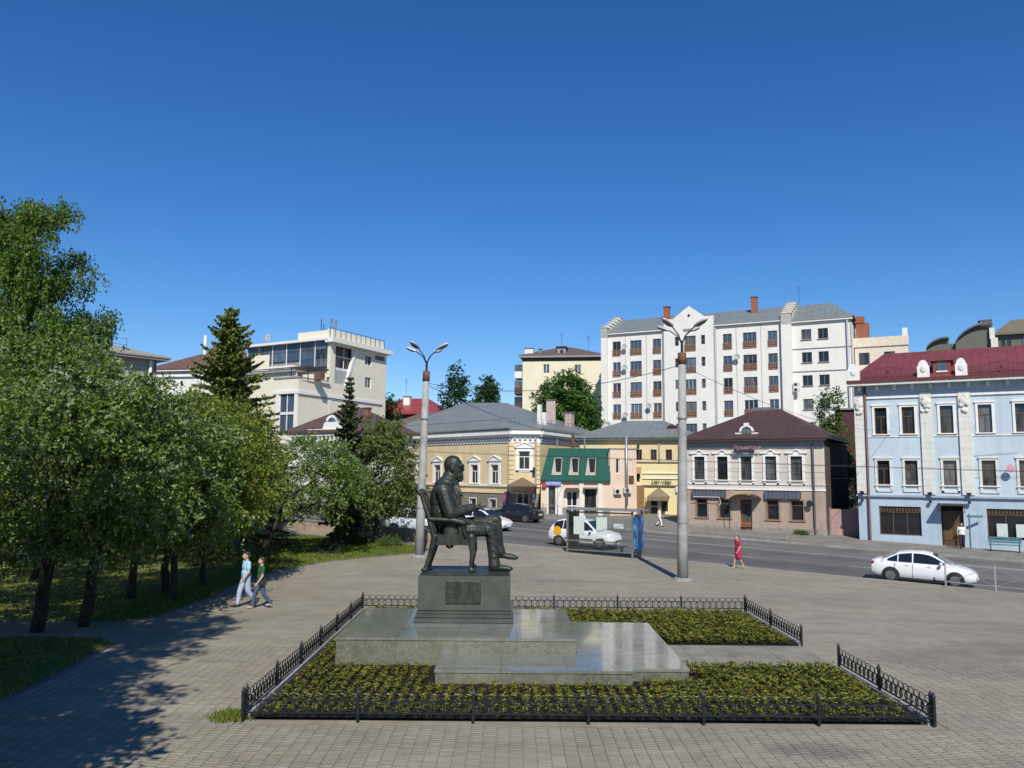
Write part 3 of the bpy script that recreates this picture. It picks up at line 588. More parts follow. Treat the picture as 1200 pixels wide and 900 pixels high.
# ---------------------------------------------------------------- building kit
WC = {}
class Fa:
    def __init__(s, root, o, deg): s.root = root; s.o = o; s.a = R(deg); s.op = []
    def loc(s, u=0, z=0, d=0):
        return (s.o[0]+u*math.cos(s.a)-d*math.sin(s.a)-s.root.location.x, s.o[1]+u*math.sin(s.a)+d*math.cos(s.a)-s.root.location.y, z-s.root.location.z)
    def part(s, name, mb, mat, smooth=False): return mb.build(name, mat, s.root, s.loc(), s.a, smooth)
    def box(s, name, u0, u1, d0, d1, z0, z1, mat): return s.part(name, MB().box(u0, u1, d0, d1, z0, z1), mat)
    def wall(s, name, u0, u1, z0, z1, mat, depth=.2, d=0., sel=None):
        ops = [o for o in (sel if sel is not None else s.op) if o[0] < u1 and o[2] > u0 and o[1] < z1 and o[3] > z0]
        us = sorted({u0, u1, *[min(max(v, u0), u1) for o in ops for v in (o[0], o[2])]}); zs = sorted({z0, z1, *[min(max(v, z0), z1) for o in ops for v in (o[1], o[3])]})
        mb = MB()
        for a, b_ in zip(us, us[1:]):
            run = None
            for c, e in zip(zs, zs[1:]):
                mu, mz = (a+b_)/2, (c+e)/2
                if any(o[0] < mu < o[2] and o[1] < mz < o[3] for o in ops):
                    if run is not None: mb.quad((a, d, run), (b_, d, run), (b_, d, c), (a, d, c)); run = None
                elif run is None: run = c
            if run is not None: mb.quad((a, d, run), (b_, d, run), (b_, d, z1), (a, d, z1))
        D = d+depth
        for (a, c, b_, e) in ops:
            a = max(a, u0); b_ = min(b_, u1); c = max(c, z0); e = min(e, z1)
            mb.quad((a, d, c), (a, D, c), (a, D, e), (a, d, e)); mb.quad((b_, d, e), (b_, D, e), (b_, D, c), (b_, d, c))
            mb.quad((a, d, e), (a, D, e), (b_, D, e), (b_, d, e)); mb.quad((a, d, c), (b_, d, c), (b_, D, c), (a, D, c))
        return s.part(name, mb, mat)
    def win(s, u, z, w, h, frame, pane=None, nv=1, tr=.65, fw=.06, sur=None, surm=None, head=None, sill=None, d=0., name='window', only_low=True, apron=0.):
        s.op.append((u, z, u+w, z+h)); pane = pane or M_GLASS; key = (round(w, 2), round(h, 2), frame.name, nv, tr, fw)
        if key not in WC:
            mb = MB(); y0, y1 = .1, .16
            mb.box(0, fw, y0, y1, 0, h); mb.box(w-fw, w, y0, y1, 0, h); mb.box(fw, w-fw, y0, y1, 0, fw); mb.box(fw, w-fw, y0, y1, h-fw, h)
            zt = h*tr if tr else h-fw
            if tr: mb.box(fw, w-fw, y0+.002, y1, zt-fw/2, zt+fw/2)
            for k in range(nv):
                x = w*(k+1)/(nv+1); mb.box(x-fw*.4, x+fw*.4, y0+.004, y1, fw, zt if only_low else h-fw)
            WC[key] = (mb.mesh('window'), MB().quad((.01, .14, .01), (w-.01, .14, .01), (w-.01, .14, h-.01), (.01, .14, h-.01)).mesh('pane'), {})
        me, pm, sd_ = WC[key]
        o = ob(name, me, frame, s.root, s.loc(u, z, d), s.a); p = ob('pane', pm, None, o)
        if len(pm.materials) == 0: pm.materials.append(pane)
        elif pm.materials[0] != pane: p.data = pm.copy(); p.data.materials.clear(); p.data.materials.append(pane)
        if sur:
            k2 = (sur, head, apron)
            if k2 not in sd_:
                mb = MB(); y0, y1 = -.07, .0; g = sur; ov = .015
                mb.box(-g, ov*0, y0, .03, -apron, h+.0); mb.box(w, w+g, y0, .03, -apron, h)
                if head == 'flat': mb.box(-g-.05, w+g+.05, y0-.05, .02, h+g*.9, h+g*.9+.1); mb.box(-g, w+g, y0, .02, h, h+g*.9)
                elif head == 'ped':
                    mb.box(-g, w+g, y0, .02, h, h+g*1.2); zz = h+g*1.2; mb.box(-g-.12, w+g+.12, y0-.1, .02, zz, zz+.09)
                    mb.prism([(-g-.12, zz+.09), (w+g+.12, zz+.09), (w/2, zz+.5)], y0-.02, .02); c = w/2
                    for sx in (-1, 1):
                        mb.add([(c, y0-.12, zz+.5), (c, .02, zz+.5), (c+sx*(w/2+g+.16), .02, zz+.09), (c+sx*(w/2+g+.16), y0-.12, zz+.09), (c, y0-.12, zz+.6), (c, .02, zz+.6), (c+sx*(w/2+g+.2), .02, zz+.17), (c+sx*(w/2+g+.2), y0-.12, zz+.17)], [(0, 3, 2, 1), (4, 5, 6, 7), (0, 4, 7, 3), (1, 2, 6, 5), (3, 7, 6, 2)])
                elif head == 'arch':
                    mb.box(-g, w+g, y0, .02, h, h+g*.7); c = w/2; zz = h+g*.7
                    path = [(-g-.22, zz+.1), (-.12, zz+.1)]+[(c+(c*.62)*math.cos(PI-k*PI/8), zz+.1+.24*math.sin(k*PI/8)) for k in range(9)]+[(w+.12, zz+.1), (w+g+.22, zz+.1)]
                    for (xa, za), (xb, zb) in zip(path, path[1:]): mb.add([(xa, y0-.06, za), (xb, y0-.06, zb), (xb, .02, zb), (xa, .02, za), (xa, y0-.06, za+.1), (xb, y0-.06, zb+.1), (xb, .02, zb+.1), (xa, .02, za+.1)], [(0, 1, 5, 4), (4, 5, 6, 7), (0, 3, 2, 1), (1, 2, 6, 5), (3, 0, 4, 7)])
                    mb.box(c*.5, c*1.5, y0, .02, zz, zz+.22)
                else: mb.box(-g, w+g, y0, .03, h, h+g)
                if apron: mb.box(-g, w+g, y0, .02, -apron, -apron+.12)
                sd_[k2] = mb.mesh('surround')
            ob('surround', sd_[k2], surm or M_WHITE, o)
        if sill is not None:
            if ('sill', sur) not in sd_: g = (sur or .05)+.04; sd_[('sill', sur)] = MB().box(-g, w+g, -.13, .1, -.07, -.002).mesh('sill')
            ob('sill', sd_[('sill', sur)], sill, o)
        return o
def body(root, poly, z0, z1, mat, name='wall'):       # solid core of a building (world footprint)
    return MB().slab([(x-root.location.x, y-root.location.y) for x, y in poly], z0-root.location.z, z1-root.location.z).build(name, mat, root)
def hip(root, eave, ridge, ze, zr_, mat, thick=.18, name='roof'):
    """eave: polygon (world xy); ridge: (a, b) points; faces join each eave edge to its nearest ridge end(s)"""
    rx, ry, rz_ = root.location; n = len(eave); V = [(x-rx, y-ry, ze-rz_) for x, y in eave]+[(x-rx, y-ry, zr_-rz_) for x, y in ridge]+[(x-rx, y-ry, ze-thick-rz_) for x, y in eave]
    near = [min(range(len(ridge)), key=lambda k: math.dist(ridge[k], p)) for p in eave]; F = []
    for i in range(n):
        j = (i+1) % n; a, b_ = near[i], near[j]
        F.append((i, j, n+a) if a == b_ else (i, j, n+b_, n+a)); F.append((n+len(ridge)+i, n+len(ridge)+j, j, i))
    F.append(tuple(range(n+len(ridge)+n-1, n+len(ridge)-1, -1)))
    return MB().add(V, F).build(name, mat, root)
def along(o, deg, u, d=0): a = R(deg); return (o[0]+u*math.cos(a)-d*math.sin(a), o[1]+u*math.sin(a)+d*math.cos(a))
def pipe(fa, u, z0, z1, mat, r=.06, d=-.1):
    return fa.part('drainpipe', MB().tube([(u, d+.25, z1+.25), (u, d, z1), (u, d, z0+.2), (u, d-.12, z0+.05)], r, 8), mat, True)
def chimney(fa, u, d, z0, z1, mat, w=.6, dd=.5):
    c = fa.box('chimney', u-w/2, u+w/2, d-dd/2, d+dd/2, z0, z1, mat)
    return MB().box(u-w/2-.08, u+w/2+.08, d-dd/2-.08, d+dd/2+.08, z1, z1+.12).build('chimney_cap', plain('chimney_cap', (.13, .1, .09), .7), c)
def antenna(fa, u, d, z, h=1.6):
    mb = MB().tube([(u, d, z), (u, d, z+h)], .025, 5)
    for k in range(4): mb.tube([(u-.35+.03*k, d, z+h-.1-.18*k), (u+.35-.03*k, d, z+h-.1-.18*k)], .015, 4)
    return fa.part('antenna', mb, M_BLACKP)
def dish(fa, u, z, d=-.35, r=.38):
    mb = MB(); mb.lathe([(.02, 0), (r*.6, -.06), (r, -.16), (r*.98, -.18), (r*.58, -.09), (.02, -.03)], 14, (u, d, z), 'y'); mb.tube([(u, d, z), (u, .02, z-.1)], .03, 5); mb.tube([(u, d-.02, z-r*.8), (u, d-.4, z)], .015, 4)
    return fa.part('satellite_dish', mb, plain('dish_grey', (.45, .45, .45), .5), True)
def ac_unit(fa, u, z, d=-.35):
    o = fa.box('air_conditioner', u, u+.75, d, d+.3, z, z+.5, plain('ac_white', (.6, .6, .57), .5)); MB().lathe([(.19, 0), (.2, .02), (.05, .03)], 14, (u+.28, d-.03, z+.25), 'y').build('fan_grille', M_BLACKP, o); return o
WOODF = plain('brown_frame', (.12, .07, .03), .5, 0, .2)
DARKF = plain('dark_frame', (.05, .035, .028), .5, 0, .2)

# ================================================================= light blue building on the right
BA = -30.7
r = thing('light_blue_building', 'three-storey light blue building with white pilasters and dark red roof', 'building', (*along((25.9, 58.5), BA, 5), -.3))
f = Fa(r, (25.9, 58.5), BA)
M_BLUE = plain('blue_plaster', (.49, .575, .635), .8, 0, .05, 1.5, .4, .05, .45); M_BLUE2 = plain('blue_plaster_base', (.4, .495, .575), .8, 0, .07, 1.5, .4, .05, .4)
M_CREAM = plain('cream_stucco', (.68, .67, .6), .75, 0, .08, 2.5, .4, .1, .3); M_REDROOF = roofmat('dark_red_roof', (.2, .05, .05), ang=R(30.7), rough=.5)
ushop = []
for u in (.3, 2.08, 4.48, 6.78, 8.93, 10.9, 12.9):
    f.win(u, 7.42, .81, 1.9, WOODF, sur=.15, head='flat', sill=M_WHITE, apron=.12); f.win(u+.05, 3.84, .81, 1.7, WOODF, sur=.15, surm=M_CREAM, head='flat', sill=M_WHITE, apron=.5)
for u, w in ((.35, 2.67), (6.97, 3.2)): f.win(u, .32, w, 2.0, WOODF, nv=2, tr=.8, fw=.07, name='shop_window')
for (u, w) in ((.35, 2.67), (6.97, 3.2)):
    for k in range(int(w/.2)): f.box('valance_slat', u+.08+k*.2, u+.2+k*.2, .06, .095, 1.98, 2.28, WOODF)
f.op.append((4.25, -.5, 5.6, 2.45))
f.wall('upper_wall', -.35, 16, 3.12, 10.35, M_BLUE); f.wall('ground_floor_wall', -1.0, 16, -.9, 2.98, M_BLUE2, d=-.05)
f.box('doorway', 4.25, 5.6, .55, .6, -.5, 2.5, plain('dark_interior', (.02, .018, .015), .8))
dr = f.box('door', 4.3, 5.55, .35, .42, -.3, 2.1, plain('brown_door', (.09, .045, .02), .5)); 
for k in range(2): MB().box(4.38+k*.6, 4.88+k*.6, .32, .352, .1, 1.9).build('door_panel', WOODF, dr)
cn = f.box('door_canopy', 4.1, 5.75, -1.15, .0, 2.5, 2.62, plain('canopy_metal', (.1, .1, .09), .4, .5)); MB().tube([(4.15, -.05, 2.5), (4.15, -1.1, 2.5), (4.15, -.05, 2.05)], .02, 5).tube([(5.7, -.05, 2.5), (5.7, -1.1, 2.5), (5.7, -.05, 2.05)], .02, 5).build('canopy_bracket', M_IRON, cn)
f.box('side_wall', -1.0, -.8, .0, 11, -.9, 10.9, M_BLUE2)
for a, b_ in ((-1.02, -.36), (3.28, 4.0), (5.62, 6.36), (14.2, 15)):
    pl = f.box('pilaster', a, b_, -.14, .02, 3.2, 10.3, M_CREAM)
    for k in range(16): MB().box(a-.006, b_+.006, -.152, -.13, 3.35+k*.43, 3.35+k*.43+.395).build('pilaster_block', M_CREAM, pl) if 3.35+k*.43 < 8.9 else None
    mm = MB(); c = (a+b_)/2
    for q in range(9): mm.ell((c+random.uniform(-.22, .22), -.2, 9.35+random.uniform(-.45, .55)), (random.uniform(.08, .2), .07, random.uniform(.08, .2)), None, 8, 6)
    mm.ell((c, -.2, 9.6), (.3, .08, .3), None, 12, 6); mm.build('stucco_medallion', M_CREAM, pl, smooth=True)
f.box('belt_cornice', -1.08, 16, -.22, .0, 2.985, 3.12, plain('belt_grey', (.33, .38, .45), .7)); f.box('string_course', -.34, 16, -.05, .02, 7.2, 7.27, M_WHITE)
f.box('architrave', -.34, 3.26, -.1, .02, 9.98, 10.17, M_WHITE); f.box('architrave', 4.02, 5.6, -.1, .02, 9.98, 10.17, M_WHITE); f.box('architrave', 6.38, 16, -.1, .02, 9.98, 10.17, M_WHITE)
f.box('frieze', -1.0, 16, -.06, .1, 10.352, 10.9, M_BLUE2)
for k in range(14): f.box('bracket', -.7+k*1.15, -.5+k*1.15, -.42, -.06, 10.55, 10.9, M_CREAM)
f.box('cornice', -1.35, 16.3, -.75, .1, 10.902, 11.08, M_CREAM); f.box('gutter', -1.4, 16.3, -.82, .1, 11.082, 11.25, plain('gutter_red', (.13, .03, .03), .5))
f.part('roof', MB().add([(-1.4, -.8, 11.27), (16.3, -.8, 11.27), (16.3, 5, 13.9), (.6, 5, 13.9), (-1.4, 11, 11.27), (16.3, 11, 11.27)], [(0, 1, 2, 3), (0, 3, 4), (3, 2, 5, 4), (1, 5, 2)]), M_REDROOF)
for a, b_ in ((-1.35, -.5), (3.24, 4.0), (5.58, 6.3)):
    pp = f.box('parapet_pier', a, b_, -.72, -.3, 11.26, 12.1, M_WHITE); c = (a+b_)/2; w = (b_-a)/2*.82
    MB().prism([(c+w*math.cos(q*PI/8), 12.1+.42*math.sin(q*PI/8)) for q in range(9)], -.7, -.32).build('pier_top', M_WHITE, pp); MB().ell((c, -.73, 11.85), (.2, .06, .24), None, 10, 6).build('pier_shield', M_CREAM, pp)
dm = f.box('dormer', 4.2, 5.3, -.2, 1.6, 11.3, 12.5, plain('dormer_red', (.2, .05, .04), .6))
MB().prism([(4.05, 12.45), (5.45, 12.45), (4.75, 12.98)], -.35, 2.2).build('dormer_roof', M_REDROOF, dm); MB().box(4.45, 5.05, -.23, -.19, 11.75, 12.35).build('pane', M_GLASSB, dm); MB().box(4.4, 5.1, -.26, -.2, 11.65, 11.75).build('sill', M_WHITE, dm)
def ironwork(fa, u0, u1, z, d=-.6):
    mb = MB(); n = max(2, round((u1-u0)/.32)); c = (u0+u1)/2; W_ = (u1-u0)
    for k in range(n+1): u = lerp(u0, u1, k/n); h = .5+.35*math.exp(-((u-c)/W_*3.4)**2); mb.tube([(u, d, z), (u, d, z+h)], .018, 4)
    mb.tube([(lerp(u0, u1, k/16), d, z+.5+.35*math.exp(-((lerp(u0, u1, k/16)-c)/W_*3.4)**2)) for k in range(17)], .022, 4); mb.tube([(u0, d, z+.1), (u1, d, z+.1)], .02, 4)
    for k in range(n): mb.tube([(lerp(u0, u1, (k+.5)/n)+.11*math.cos(q*PI/5), d, z+.3+.11*math.sin(q*PI/5)) for q in range(11)], .014, 4, cap=False)
    mb.ell((c, d, z+.5), (.12, .03, .12), None, 8, 4); return fa.part('roof_railing', mb, plain('railing_rust', (.06, .025, .025), .7))
ironwork(f, -.45, 3.2, 11.3); ironwork(f, 6.4, 10.2, 11.3)
pipe(f, -.28, -.3, 10.7, plain('pipe_maroon', (.09, .025, .03), .5), .09, -.16)
for u in (-.7, 3.65, 6.0): f.part('floodlight', MB().box(u-.14, u+.14, -.42, -.28, 3.2, 3.36).tube([(u, -.02, 3.1), (u, -.3, 3.2)], .02, 5).box(u-.09, u+.09, -.35, -.2, 2.62, 2.8), M_BLACKP)
f.part('round_sign', MB().lathe([(.02, 0), (.26, 0), (.26, .06), (.02, .06)], 16, (8.5, -.5, 5.0), 'y').tube([(8.5, 0, 5.3), (8.5, -.5, 5.3)], .02, 5), plain('sign_pink', (.62, .35, .36), .5))
body(r, [along((25.9, 58.5), BA, u, d) for u, d in ((-.78, .7), (16, .7), (16, 11), (-.78, 11))], -.9, 11.0, M_BLUE2, 'inner_wall')
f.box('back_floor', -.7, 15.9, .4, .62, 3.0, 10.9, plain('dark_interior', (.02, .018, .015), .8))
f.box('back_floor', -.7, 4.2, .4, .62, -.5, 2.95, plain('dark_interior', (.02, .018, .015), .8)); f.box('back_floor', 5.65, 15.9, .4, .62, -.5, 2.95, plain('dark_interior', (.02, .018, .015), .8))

# ================================================================= two-storey beige house with brown roof
BO = (23.17, 60.91)
r = thing('beige_house', 'two-storey pinkish beige house with brown hipped roof and arched dormer', 'house', (*along(BO, BA, -5), 0))
f = Fa(r, BO, BA)
M_BEIGE = plain('beige_plaster', (.6, .53, .45), .85, 0, .06, 1.5, .4, .1, .35); M_PINKB = plain('pink_plaster', (.4, .305, .245), .85, 0, .08, 1.5, .4, .1, .4); M_STON = plain('plinth_stone', (.3, .27, .23), .9, 0, .2, 3, .3, .3)
M_BROOF = roofmat('brown_roof', (.088, .05, .038), ang=R(30.7)); M_GRYW = plain('grey_band', (.27, .26, .26), .8, 0, .1)
for u in (-9.72, -7.86, -5.98, -4.1, -2.2): f.win(u, 4.05, .84, 1.83, DARKF, nv=0, tr=.72, fw=.05, sur=.17, head='arch', sill=M_WHITE, apron=.35)
for u in (-9.61, -7.78, -4.05, -2.25): f.win(u, 1.05, .88, 1.48, WOODF, nv=0, tr=.75, fw=.07, sur=.12, surm=plain('tan_trim', (.28, .2, .14), .7), head=None, sill=plain('tan_trim', (.28, .2, .14), .7))
f.op.append((-6.1, .1, -5.2, 2.5))
f.wall('upper_wall', -10.6, .25, 3.3, 6.6, M_BEIGE); f.wall('ground_floor_wall', -10.6, .25, .45, 3.3, M_PINKB, d=-.04)
f.box('plinth', -10.6, -6.12, -.14, .1, -.8, .45, M_STON); f.box('plinth', -5.18, .3, -.14, .1, -.8, .45, M_STON); f.box('belt', -10.6, .28, -.1, .02, 3.28, 3.4, M_WHITE); f.box('belt', -10.6, .28, -.06, .02, 3.7, 3.77, M_WHITE)
f.box('frieze', -10.6, .27, -.12, .05, 6.6, 7.06, M_GRYW); f.box('eave', -10.75, .5, -.55, .2, 7.06, 7.2, plain('eave_brown', (.07, .045, .04), .6))
dr = f.box('door', -6.08, -5.22, .12, .18, .15, 2.4, plain('orange_wood', (.2, .075, .02), .4)); MB().box(-5.95, -5.35, .1, .118, .9, 2.2).build('pane', M_GLASS, dr)
st_ = MB(); 
for k in range(4): st_.box(-6.4+k*.08, -4.9-k*.08, -.9+k*.2, .0, -.3+k*.11, -.3+(k+1)*.11)
f.part('door_step', st_, plain('step_red', (.3, .16, .13), .8))
aw = MB()
for k in range(10): a0, a1 = k*PI/10, (k+1)*PI/10; P = lambda a, y, s: (-5.65+1.1*s*math.cos(a), y, 2.55+.42*s*math.sin(a)); aw.quad(P(a0, -1.1, .92), P(a1, -1.1, .92), P(a1, -.05, 1.1), P(a0, -.05, 1.1))
cn = f.part('door_awning', aw, M_BLACKP); MB().tube([(-6.7, -1.0, 2.55), (-6.7, -1.0, .3)], .03, 5).tube([(-6.7, -.1, 2.3), (-6.7, -1.0, 2.55)], .025, 5).build('awning_post', M_IRON, cn)
text('lettering', 'Трактир', .42, plain('gold_letters', (.55, .42, .16), .5), r, f.loc(-6.6, 2.95, -1.15), f.a, .02, .2)
for a, b_ in ((-9.9, -7.2), (-4.15, -1.5)):
    bl = f.part('awning', MB().prism([(a, 2.72), (b_, 2.72), (b_, 3.26), (a, 3.26)], -.28, -.05), plain('awning_navy', (.03, .035, .05), .6))
    for k in range(9): w = (b_-a)/9; MB().add([(a+k*w, -.3, 2.66), (a+(k+.9)*w, -.3, 2.66), (a+(k+.9)*w, -.29, 3.1), (a+(k+.45)*w, -.29, 3.24), (a+k*w, -.29, 3.1)], [(0, 1, 2, 3, 4)]).build('awning_scallop', plain('awning_slate', (.09, .1, .125), .6), bl)
sg = f.part('sign', MB().box(-6.4, -4.8, -.42, -.36, 6.15, 6.45), plain('sign_navy', (.03, .04, .07), .5))
text('lettering', 'Эрмитаж', .5, plain('pale_red_letters', (.42, .2, .2), .5), sg, (-6.55, -.44, 6.4), 0, .02, .3)
f.part('sign_frame', MB().tube([(-9.7, -.5, 2.68), (-7.6, -.5, 2.68), (-7.5, -.5, 2.25), (-7.6, -.5, 2.05)], .025, 5), M_WHITE)
f.part('hanging_sign', MB().lathe([(.02, 0), (.24, 0), (.24, .05), (.02, .05)], 14, (-.85, -.4, 2.35), 'y').tube([(-.85, 0, 2.62), (-.85, -.45, 2.62)], .02, 5), M_BLACKP)
pipe(f, -.55, -.3, 6.7, plain('pipe_dark', (.04, .035, .045), .5), .075, -.14)
E0 = [along(BO, BA, u, d) for u, d in ((-10.8, -.6), (.6, -.6), (.6, 11.6), (-10.8, 11.6))]
hip(r, E0, [along(BO, BA, -5.9, 5), along(BO, BA, -3.9, 5)], 7.34, 9.9, M_BROOF, .14)
f.box('side_wall', .02, .25, .21, 11, -.8, 7.05, plain('side_painted_shade', (.1, .075, .06), .9, 0, .25, 4)); body(r, [along(BO, BA, u, d) for u, d in ((-10.55, .5), (.0, .5), (.0, 11), (-10.55, 11))], -.8, 7.0, plain('dark_interior', (.02, .018, .015), .8), 'inner_wall')  # side wall coloured dark to carry the shade of the blue building
dm = f.part('dormer', MB().prism([(-6.05, 7.4), (-5.0, 7.4), (-5.0, 7.95)]+[(-5.52+.52*math.cos(k*PI/8), 7.95+.42*math.sin(k*PI/8)) for k in range(9)]+[(-6.05, 7.95)], .25, 2.6), M_BROOF)
MB().prism([(-5.52+.36*math.cos(k*PI/8), 7.8+.33*math.sin(k*PI/8)) for k in range(9)]+[(-5.88, 7.5), (-5.16, 7.5)], .2, .24).build('pane', M_GLASS, dm)
mb = MB()
for k in range(10): a0, a1 = k*PI/10, (k+1)*PI/10; mb.prism([(-5.52+.4*math.cos(a0), 7.85+.36*math.sin(a0)), (-5.52+.58*math.cos(a0), 7.85+.5*math.sin(a0)), (-5.52+.58*math.cos(a1), 7.85+.5*math.sin(a1)), (-5.52+.4*math.cos(a1), 7.85+.36*math.sin(a1))][::-1], .12, .22)
mb.box(-6.42, -5.92, .1, .25, 7.42, 7.75); mb.box(-5.12, -4.62, .1, .25, 7.42, 7.75); mb.box(-5.72, -5.32, .1, .22, 8.3, 8.52); mb.build('dormer_surround', M_WHITE, dm)
f.box('roof_vent', -6.3, -4.6, 4.9, 5.6, 9.4, 10.1, plain('vent_grey', (.2, .2, .2), .5, .4))
# grass tuft at the wall, gate to the yard
g_ = thing('yard_gate', 'dusty pink metal gate closing the gap beside the light blue building', 'gate', (*along(BO, BA, 1.4, 1.2), -.1))
fg = Fa(g_, BO, BA)
fg.box('gate_leaf', .35, 1.15, 1.2, 1.26, -.15, 1.95, plain('gate_pink', (.42, .27, .24), .6)); fg.box('gate_leaf', 1.18, 2.7, 1.2, 1.26, -.3, 1.95, plain('gate_brown', (.27, .17, .15), .6)); fg.box('gate_post', .27, .34, 1.15, 1.3, -.4, 2.05, M_STON)
sh = thing('yard_shade_block', 'dark filler block added for the shade in the gap between two houses', 'filler block', (*along(BO, BA, 2.4, 9), -.1)); fs_ = Fa(sh, BO, BA)  # block added to darken the gap, its colour stands for the yard's shade
fs_.box('wall', .8, 7, 12, 15, -.5, 4.2, plain('gap_shade_dark', (.07, .05, .045), .9, 0, .3, 5)); fs_.part('roof', MB().add([(.6, 11.7, 4.2), (7.2, 11.7, 4.2), (7.2, 15.3, 5.2), (.6, 15.3, 5.2), (.6, 11.7, 4.05), (7.2, 11.7, 4.05)], [(0, 1, 2, 3), (4, 5, 1, 0)]), M_GRYW)
sh = thing('maroon_roof_hut', 'maroon metal hut showing behind the brown roof', 'hut', (*along(BO, BA, 1, 17), 6)); fs_ = Fa(sh, BO, BA)
fs_.box('wall', -1.6, 1.2, 17, 19, 5, 10.6, plain('hut_maroon', (.08, .03, .03), .7)); fs_.box('roof', -1.8, 1.4, 16.8, 19.2, 10.6, 10.75, M_GRYW)

# ================================================================= small yellow shop building
YO = (16.87, 78.0); YA = -15
r = thing('yellow_shop_building', 'small two-storey yellow shop building with grey roof and pointed door awning', 'building', (*along(YO, YA, -4), .4))
f = Fa(r, YO, YA)
M_YEL = plain('yellow_plaster', (.66, .54, .31), .85, 0, .05, 1.5, .4, .05, .3); M_YEL2 = plain('yellow_base', (.7, .62, .33), .85, 0, .05); M_GREYROOF = roofmat('grey_roof', (.2, .215, .205), ang=R(20), step=.7)
for u in (-9.2, -7.7, -6.3, -4.92, -3.5, -2.05, -.6): f.win(u, 5.8, .6, 1.03, plain('shutter_brown', (.16, .1, .06), .6), nv=1, tr=0, fw=.07)
f.win(-3.6, .3, .8, 1.95, M_PLAST, nv=0, tr=.55, fw=.09, name='door'); f.win(-2.5, .9, .6, 1.3, DARKF, nv=0, tr=.5)
f.win(-4.85, 3.7, .28, 1.1, DARKF, nv=0, tr=0)
f.wall('upper_wall', -10.5, .6, 5.66, 7.62, M_YEL); f.wall('lower_wall', -10.5, .6, -.5, 5.58, M_YEL2)
f.box('belt', -10.5, .6, -.12, .02, 5.58, 5.66, M_STON); f.box('belt', -4.3, .6, -.1, .02, 4.5, 4.6, M_WHITE); f.box('belt', -4.3, .6, -.1, .02, 4.0, 4.1, M_WHITE); f.box('belt', -4.4, .6, -.16, .02, 3.3, 3.42, plain('belt_dark', (.2, .16, .1), .7))
f.box('frieze', -10.5, .6, -.1, .0, 7.622, 7.8, M_YEL); f.box('eave', -10.8, .9, -.5, .3, 7.8, 7.95, M_GREYROOF)
for u in (-4.75, -1.0): pl = f.box('pilaster', u, u+.45, -.15, .02, .2, 3.3, M_WHITE); MB().box(u-.12, u+.57, -.25, .0, 2.75, 3.28).build('capital', M_WHITE, pl)
cn = f.part('door_awning', MB().add([(-3.75, -1.3, 2.35), (-1.7, -1.3, 2.35), (-1.7, 0, 2.35), (-3.75, 0, 2.35), (-2.72, -.5, 3.2), (-2.72, 0, 3.2), (-3.75, -1.3, 1.95), (-1.7, -1.3, 1.95)], [(0, 1, 4), (1, 2, 5, 4), (3, 0, 4, 5), (6, 7, 1, 0), (0, 3, 2, 1)]), plain('awning_brown', (.2, .16, .1), .6))
MB().tube([(-3.9, -1.2, .2), (-3.9, -1.2, 2.2)], .035, 5).build('awning_post', M_IRON, cn)
text('lettering', 'МЕГ/УВЫ', .42, plain('dark_brown_letters', (.05, .03, .02), .6), r, f.loc(-3.4, 3.6, -.2), f.a, .03)
f.box('picture_panel', -4.95, -4.35, -.45, -.4, 4.5, 5.15, plain('poster_orange', (.5, .28, .18), .6)); f.part('wall_lamp', MB().box(-4.75, -4.55, -.5, -.1, 7.0, 7.3), M_BLACKP)
pipe(f, -2.65, 5.6, 7.5, M_STON)
hip(r, [along(YO, YA, u, d) for u, d in ((-11, -.6), (1.4, -.6), (1.4, 9), (-11, 9))], [along(YO, YA, -6.5, 4.2), along(YO, YA, -2.5, 4.2)], 8.08, 9.9, M_GREYROOF, .12)
f.part('dormer', MB().box(-1.9, -1.1, 1.5, 3.2, 8.6, 9.15).prism([(-2.0, 9.15), (-1.0, 9.15), (-1.5, 9.4)], 1.4, 3.4), plain('dormer_brown', (.07, .035, .035), .7))
body(r, [along(YO, YA, u, d) for u, d in ((-10.4, .5), (.5, .5), (.5, 8.6), (-10.4, 8.6))], -.5, 7.8, M_YEL2, 'inner_wall'); f.box('end_wall', .5, .6, 0, 8.6, -.5, 7.8, M_YEL2); f.box('end_wall', -10.5, -10.4, 0, 8.6, -.5, 7.8, M_YEL2)

# ================================================================= house with green mansard
GO = (2.83, 75); GA = -3
r = thing('green_roof_shop', 'small peach shop with a bright green mansard roof and three dormer windows', 'shop', (*along(GO, GA, 3), .5))
f = Fa(r, GO, GA); f2 = Fa(r, along(GO, GA, 6.21), 20)
M_PEACH = plain('peach_plaster', (.68, .53, .4), .85, 0, .05, 1.5, .4, .05, .2); M_GREEN = roofmat('green_roof', (.003, .072, .052), rough=.8, step=.4, ang=R(3), var=.1); M_GSTONE = plain('grey_base_stone', (.26, .24, .2), .9, 0, .15, 4)
f.win(.6, .75, .62, 2.55, DARKF, nv=0, tr=.85, fw=.08, name='door', sur=.15, surm=M_CREAM); f.win(2.22, .6, 1.05, 2.25, M_PLAST, nv=1, tr=.4, fw=.09, only_low=False, name='door'); f.win(3.9, .8, 1.05, 2.25, DARKF, nv=1, tr=0, fw=.06, name='shop_window')
f.wall('front_wall', -.1, 6.21, 1.35, 3.9, M_PEACH); f.wall('base_wall', -.1, 6.21, -.3, 1.35, M_GSTONE, d=-.03)
for u in (1.45, 3.4, 5.1): pl = f.box('pilaster', u, u+.42, -.12, .02, .5, 3.55, M_CREAM); MB().add([(u-.04, -.16, 3.55), (u+.46, -.16, 3.55), (u+.46, 0, 3.55), (u-.04, 0, 3.55), (u+.21, -.08, 3.95)], [(0, 1, 4), (1, 2, 4), (2, 3, 4), (3, 0, 4)]).build('finial', M_CREAM, pl)
